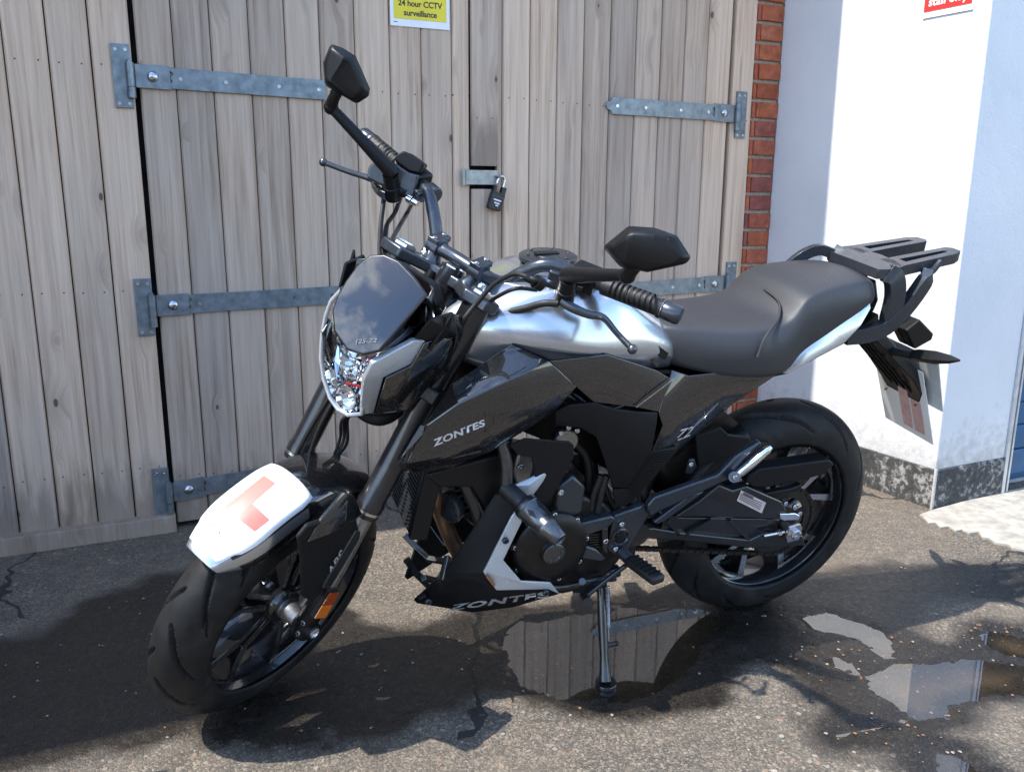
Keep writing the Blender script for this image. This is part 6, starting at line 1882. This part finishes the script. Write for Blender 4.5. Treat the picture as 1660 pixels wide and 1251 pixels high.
# crash bar tube and bobbin
for s in (1, -1):
    def mz(p): return V3(p.x, p.y * s, p.z)
    t_ = MB(); t_.tube([mz(p) for p in smooth_path([PB(812, 700, .150), PB(815, 722, .158), PB(821, 755, .165), PB(820, 788, .168)], 6)], .0135, 16); t_.build("crash_bar", M_TITAN, bike, smooth=60)
    a, b = PB(818, 789, .165), PB(852, 819, .212)
    c_ = b + (b - a).normalized() * .085
    c_ = V3(c_.x, .300, c_.z - .004)
    st_ = MB(); st_.tube([mz(a), mz(b)], [.019, .019], 20); so_ = st_.build("bobbin_stem", M_RUB2, bike, smooth=40)
    d_ = (c_ - b).normalized(); ln_ = (c_ - b).length
    bb_ = MB(); bb_.revolve([(-.004, .020), (-.004, .0265), (0, .0285), (.010, .0290), (.012, .0275), (.045, .0255), (.062, .0245), (.064, .0255), (.070, .0250), (.082, .0205), (ln_, .0165), (ln_ + .002, .0145), (ln_ - .002, .0125), (ln_ - .002, 0)], mz(b), V3(d_.x, d_.y * s, d_.z), 40)
    bo_ = bb_.build("crash_bobbin", M_TITAN, bike, smooth=35)
    for k in range(6):
        a_ = 2 * math.pi * k / 6
        dd = V3(d_.x, d_.y * s, d_.z); x_ = dd.orthogonal().normalized(); y_ = dd.cross(x_)
        q = mz(b) + dd * .030 + (x_ * math.cos(a_) + y_ * math.sin(a_)) * .0262
        nrm = (x_ * math.cos(a_) + y_ * math.sin(a_)); tg = dd.cross(nrm)
        sl_ = MB(); sl_.add([q + dd * .016 + nrm * .0006, q + tg * .006 + nrm * .0004, q - dd * .012 + nrm * .0012, q - tg * .006 + nrm * .0004], [(0, 1, 2, 3)]); sl_.build("bobbin_slot", M_RUB2, bo_, thick=.0006)
# belly pan
bp_ = [(802, 800, .150), (818, 802, .160), (838, 822, .172), (833, 848, .176), (784, 928, .185), (790, 942, .186), (805, 957, .186), (890, 956, .168), (907, 963, .160), (832, 983, .150), (765, 993, .118), (675, 978, .048), (670, 972, .046), (720, 928, .098)]
bel = panel("belly_pan", bp_, [(0, 1, 2, 3, 4, 13), (4, 5, 6, 10, 11, 12, 13), (6, 7, 8, 9, 10)], M_MBLK2, thick=.006, bevel=.003)
ins = [(838, 826, .180), (846, 846, .182), (816, 908, .190), (845, 942, .190), (893, 944, .172), (908, 963, .164), (888, 955, .173), (805, 957, .192), (784, 928, .190), (829, 838, .180)]
panel("belly_insert", ins, [(0, 1, 2, 8, 9), (2, 3, 6, 7, 8), (3, 4, 5, 6)], M_GREY, thick=.006, bevel=.002)
panel("upper_blade", [(829, 788, .172), (891, 760, .176), (881, 780, .180), (864, 803, .182), (846, 803, .178), (858, 785, .184)], [(0, 1, 5), (1, 2, 5), (2, 3, 5), (3, 4, 5), (4, 0, 5)], M_GREY, thick=.005, bevel=.0015)
for u, v in ((819, 875), (694, 974), (884, 960)): bolt(PB(u, v, .192 if u == 819 else (.112 if u < 700 else .176)), (0, 1, 0), .0075, bel, M_SATIN)
stick("ZONTES", M_BADGE, bel, [(722, 990), (890, 967), (888, 957), (735, 979)], bel, bold=.035, space=1.1)
decal("warning_label", M_BRONZE, [(787, 934, .194), (800, 950, .194), (803, 945, .194), (790, 928, .194)], parent=bel, lift=.003)
# inner ribs of the pan, between its two flanks
for s_ in (1, -1):
    for pts, w0, mt in (([(680, 862, -.100), (694, 843, -.080), (720, 879, -.045), (746, 884, -.005)], .014, M_TITAN), ([(655, 866, -.090), (672, 884, -.070), (694, 905, -.045), (727, 911, -.005)], .014, M_TITAN), ([(658, 905, -.075), (676, 930, -.055), (697, 950, -.02)], .018, M_MBLK)):
        rb_ = MB(); rb_.sweep([V3(p.x, -p.y * s_ * -1, p.z) for p in [PB(*q) for q in pts]], w0, .012, up=(.5, 0, .85)); rb_.build("pan_rib", mt, bel, bevel=.002)
# swingarm, hangers, pegs, stand
piv = V3(.455, 0, .375)
for s in (1, -1):
    sw_ = MB()
    def mz(p): return V3(p.x, p.y * s, p.z)
    up_ = [(1095, 838), (1135, 812), (1166, 786), (1188, 795), (1211, 788), (1267, 813), (1275, 826), (1273, 842), (1227, 840), (1160, 838)]
    lo_ = [(1030, 858), (1060, 856), (1110, 864), (1216, 875), (1236, 865), (1302, 868), (1306, 884), (1236, 888), (1214, 888), (1100, 876), (1030, 872)]
    web = [(1070, 858), (1090, 838), (1230, 840), (1265, 842), (1255, 868), (1236, 866), (1216, 876), (1110, 865)]
    for px_, yy, th_ in ((up_, .122, .030), (lo_, .120, .034), (web, .108, .012)):
        pts = [mz(PB(u, v, yy)) for u, v in px_]
        sw_.prism(pts, V3(0, -th_ * s, 0))
    so_ = sw_.build("swingarm", M_ENG if s < 0 else M_FRAMEB, bike, bevel=.003, smooth=35)
    for (u0, v0), (u1, v1) in (((1082, 842), (1100, 866)), ((1110, 866), (1152, 842)), ((1182, 842), (1214, 874))):
        rb_ = MB(); rb_.bar(mz(PB(u0, v0, .116)), mz(PB(u1, v1, .116)), .008, .008, up=(0, 1, 0)); rb_.build("web_rib", M_FRAMEB, so_)
swl = MB(); swl.cyl(V3(.455, -.13, .375), V3(.455, .13, .375), .03, n=20); swl.box(V3(.36, 0, .365), (.02, 0, 0), (0, .11, 0), (0, 0, .035)); swl.build("swingarm_pivot", M_FRAMEB, bike, smooth=40)
decal("warning_label", M_LABEL, [(1194, 811, .123), (1234, 831, .123), (1241, 814, .123), (1201, 794, .123)], lift=.002)
decal("label_print", M_BADGED, [(1203, 800, .123), (1219, 808, .123), (1221, 804.5, .123), (1205, 796.5, .123)], lift=.003)
for k in range(4): decal("label_print", M_BADGED, [(1198 + k * .4, 808 - k * 2.6, .123), (1231 + k * 1.2, 825 - k * 3.2, .123), (1231.4 + k * 1.2, 824 - k * 3.2, .123), (1198.4 + k * .4, 807 - k * 2.6, .123)], lift=.003)
# rear axle and adjusters
ra = MB(); ra.cyl(V3(0, -.135, R_REAR), V3(0, .135, R_REAR), .011, n=16); ra.build("axle", M_CAST, bike, smooth=40)
for s in (1, -1):
    ab = MB(); c = V3(0, .130 * s, R_REAR); ab.prism([c + V3(x, 0, z) for x, z in ((-.022, -.024), (.014, -.028), (.022, -.01), (.020, .022), (-.014, .026), (-.024, .010))], V3(0, .008 * s, 0)); ao = ab.build("axle_block", M_ALU, bike, bevel=.002)
    nb = MB(); nb.revolve([(0, .0155), (.010, .0155), (.012, .013), (.012, .007), (.008, .006), (.008, 0)], c + V3(0, .008 * s, 0), (0, s, 0), 6); nb.build("axle_nut", M_ALU, ao)
    ad = MB(); ad.cyl(c + V3(.022, -.004 * s, 0), c + V3(.085, -.004 * s, -.002), .005, n=10); ad.cyl(c + V3(.034, -.004 * s, 0), c + V3(.044, -.004 * s, 0), .009, n=6); ad.build("chain_adjuster", M_ALU, ao, smooth=40)
slab("lock_plate", [(1265, 833), (1290, 832), (1297, 836), (1296, 843), (1270, 844), (1265, 841)], .128, .006, M_CHROME, bike, bevel=.002)
bolt(PB(1288, 820, .125), (0, 1, 0), .009, bike)
# chain guard and hugger
slab("chain_guard", [(1214, 772), (1232, 760), (1345, 745), (1353, 752), (1338, 769), (1300, 778), (1262, 785), (1250, 790), (1222, 790), (1210, 782)], .112, .045, M_MBLK2, bike, bevel=.004)
slab("chain_guard_stay", [(1240, 800), (1282, 792), (1300, 785), (1300, 792), (1262, 806), (1240, 808)], .108, .02, M_MBLK, bike, bevel=.003)
hu = MB(); rows = []
for a in (62, 75, 90, 105, 120, 135, 148):
    r_ = R_REAR + .016
    rows.append([V3(r_ * math.cos(R(a)) * (1 - .05 * (abs(y) > .05)), y, R_REAR + r_ * math.sin(R(a)) * (1 - .05 * (abs(y) > .05)) - (.03 if abs(y) > .075 else 0)) for y in (-.085, -.078, -.05, 0, .05, .078, .085)])
# hugger sits at the front of the rear wheel
rows = [[V3(p.x, p.y, p.z) for p in r_] for r_ in rows]
for i, a in enumerate((20, 30, 40, 50, 60, 68)):
    pass
hu2 = MB(); rws = []
for a in (14, 26, 38, 50, 60):
    r_ = R_REAR + .018
    row = []
    for y, dr in ((-.086, -.045), (-.080, -.012), (-.05, 0), (0, .004), (.05, 0), (.080, -.012), (.086, -.045)):
        row.append(V3((r_ + dr) * math.cos(R(a)), y, R_REAR + (r_ + dr) * math.sin(R(a))))
    rws.append(row)
for r_ in rws: hu2.v += [tuple(p) for p in r_]
for i in range(len(rws) - 1):
    for j in range(6): hu2.f.append((i * 7 + j, i * 7 + j + 1, (i + 1) * 7 + j + 1, (i + 1) * 7 + j)); hu2.m.append(0)
hu2.build("hugger", M_MBLK, bike, thick=.003, smooth=60, toff=0)
slab("hugger_wing", [(1128, 706), (1150, 700), (1168, 692), (1182, 705), (1216, 709), (1217, 717), (1196, 735), (1132, 757)], .105, .010, M_MBLK2, bike, mirror=True, bevel=.003)
slab("hugger_bracket", [(1112, 768), (1118, 745), (1126, 744), (1130, 756), (1122, 768)], .125, .006, M_SATIN, bike, bevel=.002)
bolt(PB(1119, 752, .127), (0, 1, 0), .006, bike)
# pillion peg hanger
hgp = [(1050, 820), (1062, 806), (1165, 770), (1194, 740), (1233, 715), (1236, 721), (1206, 746), (1184, 776), (1072, 828), (1054, 838)]
hgr = slab("peg_hanger", hgp, .165, .018, M_SATIN, bike, mirror=True, bevel=.004)
slab("hanger_brace", [(1060, 847), (1118, 803), (1142, 796), (1138, 801), (1078, 845), (1066, 850)], .160, .012, M_SATIN, bike, mirror=True, bevel=.003)
slab("pivot_plate", [(996, 836), (1046, 818), (1054, 832), (1020, 890), (998, 902), (984, 890), (992, 858)], .150, .020, M_SATIN, bike, mirror=True, bevel=.004)
pvb = MB(); q = PB(1005, 869, .150); pvb.revolve([(0, .024), (.004, .024), (.006, .020), (.003, .018), (.003, .012), (.005, .011), (.005, 0)], q, (0, 1, 0), 28); pvo = pvb.build("pivot_bolt", M_FRAMEB, bike, smooth=35)
for k in range(6):
    a = k * math.pi / 3; bolt(q + V3(.0185 * math.cos(a), .005, .0185 * math.sin(a)), (0, 1, 0), .003, pvo, M_SATIN)
for u, v in ((1007, 849), (997, 889), (940, 880), (981, 876)): bolt(PB(u, v, .152), (0, 1, 0), .0065, bike)
# cast sprocket cover with an opening
scp = [(937, 850), (992, 836), (1000, 842), (984, 858), (985, 884), (984, 905), (974, 910), (924, 902), (934, 876)]
hole = [(956, 868), (975, 858), (976, 885), (966, 880)]
slab("sprocket_cover", [(937, 850), (992, 836), (1000, 842), (984, 857), (956, 867), (948, 884), (934, 878)], .158, .03, M_SATIN, bike, bevel=.004)
slab("sprocket_cover", [(933, 878), (948, 884), (966, 890), (984, 905), (974, 911), (923, 902)], .158, .03, M_SATIN, bike, bevel=.004)
slab("sprocket_cover", [(977, 858), (986, 855), (986, 900), (977, 892)], .156, .03, M_FRAMEB, bike, bevel=.003)
for k in range(6):
    g_ = MB(); g_.bar(PB(955, 866 + k * 4, .140), PB(978, 864 + k * 4, .140), .003, .006, up=(0, 1, 0)); g_.build("cover_grille", M_FRAMEB, bike)
# pegs
for s in (1, -1):
    def mz(p): return V3(p.x, p.y * s, p.z)
    pg = MB(); a = mz(V3(.50, .165, .345)); b = mz(V3(.478, .275, .352))
    d_ = (b - a).normalized(); sd = d_.cross(V3(0, 0, 1)).normalized(); uu = sd.cross(d_)
    pg.box(a.lerp(b, .55), d_ * .052, sd * .019, uu * .011)
    po_ = pg.build("footpeg", M_RUB2, bike, bevel=.008, bseg=3, smooth=40)
    for k in range(6):
        r_ = MB(); r_.box(a.lerp(b, .2 + k * .13) + uu * .0115, d_ * .0022, sd * .016, uu * .0015); r_.build("peg_ridge", M_MBLK, po_)
    jt = MB(); jt.cyl(mz(V3(.508, .150, .352)), mz(V3(.500, .178, .346)), .014, n=14); jt.build("peg_joint", M_SATIN, bike, smooth=40)
    # folded pillion peg
    a, b = mz(PB(1192, 772, .172)), mz(PB(1250, 724, .182))
    pp = MB(); pp.tube([a, a.lerp(b, .15), a.lerp(b, .5), a.lerp(b, .9), b], [.008, .011, .012, .010, .006], 12); pp.build("pillion_peg", M_CHROME, bike, smooth=50)
    pj = MB(); pj.cyl(mz(PB(1190, 773, .150)), mz(PB(1190, 773, .186)), .013, n=16); pjo = pj.build("peg_joint", M_SATIN, bike, smooth=40); bolt(mz(PB(1190, 773, .186)), (0, s, 0), .007, pjo)
# gear lever
gl_ = MB(); gl_.tube([PB(1019, 913, .165), PB(985, 938, .168), PB(950, 966, .170)], .0058, 10)
gl_.build("gear_lever", M_FRAMEB, bike, smooth=50)
gt = MB(); gt.cyl(PB(946, 966, .165), PB(953, 976, .215), .0105, n=16); gt.build("gear_pedal", M_RUB2, bike, smooth=40)
lk = MB(); lk.tube([PB(944, 942, .150), PB(980, 936, .150)], .0042, 8); lk.cyl(PB(944, 942, .146), PB(944, 942, .162), .008, n=12); lk.build("gear_linkage", M_SATIN, bike, smooth=40)
slab("stand_bracket", [(925, 945), (950, 930), (985, 925), (985, 955), (960, 962), (930, 962)], .115, .035, M_FRAMEB, bike, bevel=.004)
# side stand reaching the ground
ft_w = BIKE_I @ ground_at(981, 1107, 0.006)
top = PB(975, 952, .135)
ss = MB(); ss.tube([top, top.lerp(ft_w, .35), top.lerp(ft_w, .72), ft_w + (top - ft_w).normalized() * .03, ft_w + (top - ft_w).normalized() * .006], [.012, .0125, .0105, .0125, .015], 14)
stand = ss.build("side_stand", M_FRAMEB, bike, smooth=45)
pad = MB(); pw = BIKE_I.to_3x3() @ Vector((0, 0, 1)); xd = BIKE_I.to_3x3() @ Vector((1, 0, 0)); yd = BIKE_I.to_3x3() @ Vector((0, 1, 0))
gp = BIKE_I @ ground_at(982, 1108, 0.0)
pad.prism([gp + xd * (.026 * math.cos(a)) + yd * (.030 * math.sin(a)) - pw * .004 for a in [2 * math.pi * k / 14 for k in range(14)]], pw * .011); pad.build("stand_foot", M_FRAMEB, stand, bevel=.002)
spg = MB(); a = PB(984, 950, .150); b = top.lerp(ft_w, .42) + V3(-.012, .004, 0)
pts = []
for k in range(0, 241):
    t = k / 240; c = a.lerp(b, t); dd = (b - a).normalized(); x_ = dd.orthogonal().normalized(); y_ = dd.cross(x_)
    pts.append(c + (x_ * math.cos(k * .9) + y_ * math.sin(k * .9)) * .0058)
spg.tube(pts, .0013, 5); spg.tube([b, b + (b - a).normalized() * .035], .002, 6); spg.build("stand_spring", M_ALU, stand, smooth=60)
tg = MB(); q = top.lerp(ft_w, .62); tg.cyl(q, q + V3(-.028, .004, .006), .0055, n=10); tg.sphere(q + V3(-.03, .004, .0065), .0065, 8); tg.build("stand_tang", M_FRAMEB, stand, smooth=40)
# shock and battery mass to keep the middle dark and closed
sk = MB(); sk.tube([V3(.40, 0, .40), V3(.30, 0, .72)], [.032, .032], 16); sk.build("rear_shock", M_FRAMEB, bike, smooth=40)
bx_ = MB(); bx_.prism([V3(x, -.095, z) for x, z in ((.60, .58), (.84, .70), (.80, .80), (.42, .78), (.28, .75), (.34, .56), (.48, .50))], V3(0, .19, 0)); bx_.build("airbox", M_MBLK, bike, bevel=.01)
bx_ = MB(); bx_.prism([V3(x, -.095, z) for x, z in ((.60, .58), (.84, .70), (.80, .80), (.42, .78), (.28, .75), (.34, .56), (.48, .50))], V3(0, .19, 0)); bx_.build("airbox", M_MBLK, bike, bevel=.01)
# lens and screen faces look towards the front of the machine
for o_, n_ in ((lens, ln_n), (screen, sc_n)):
    wn_ = STEER.to_3x3() @ n_
    if sum(p.normal.dot(wn_) * p.area for p in o_.data.polygons) < 0: o_.data.flip_normals()
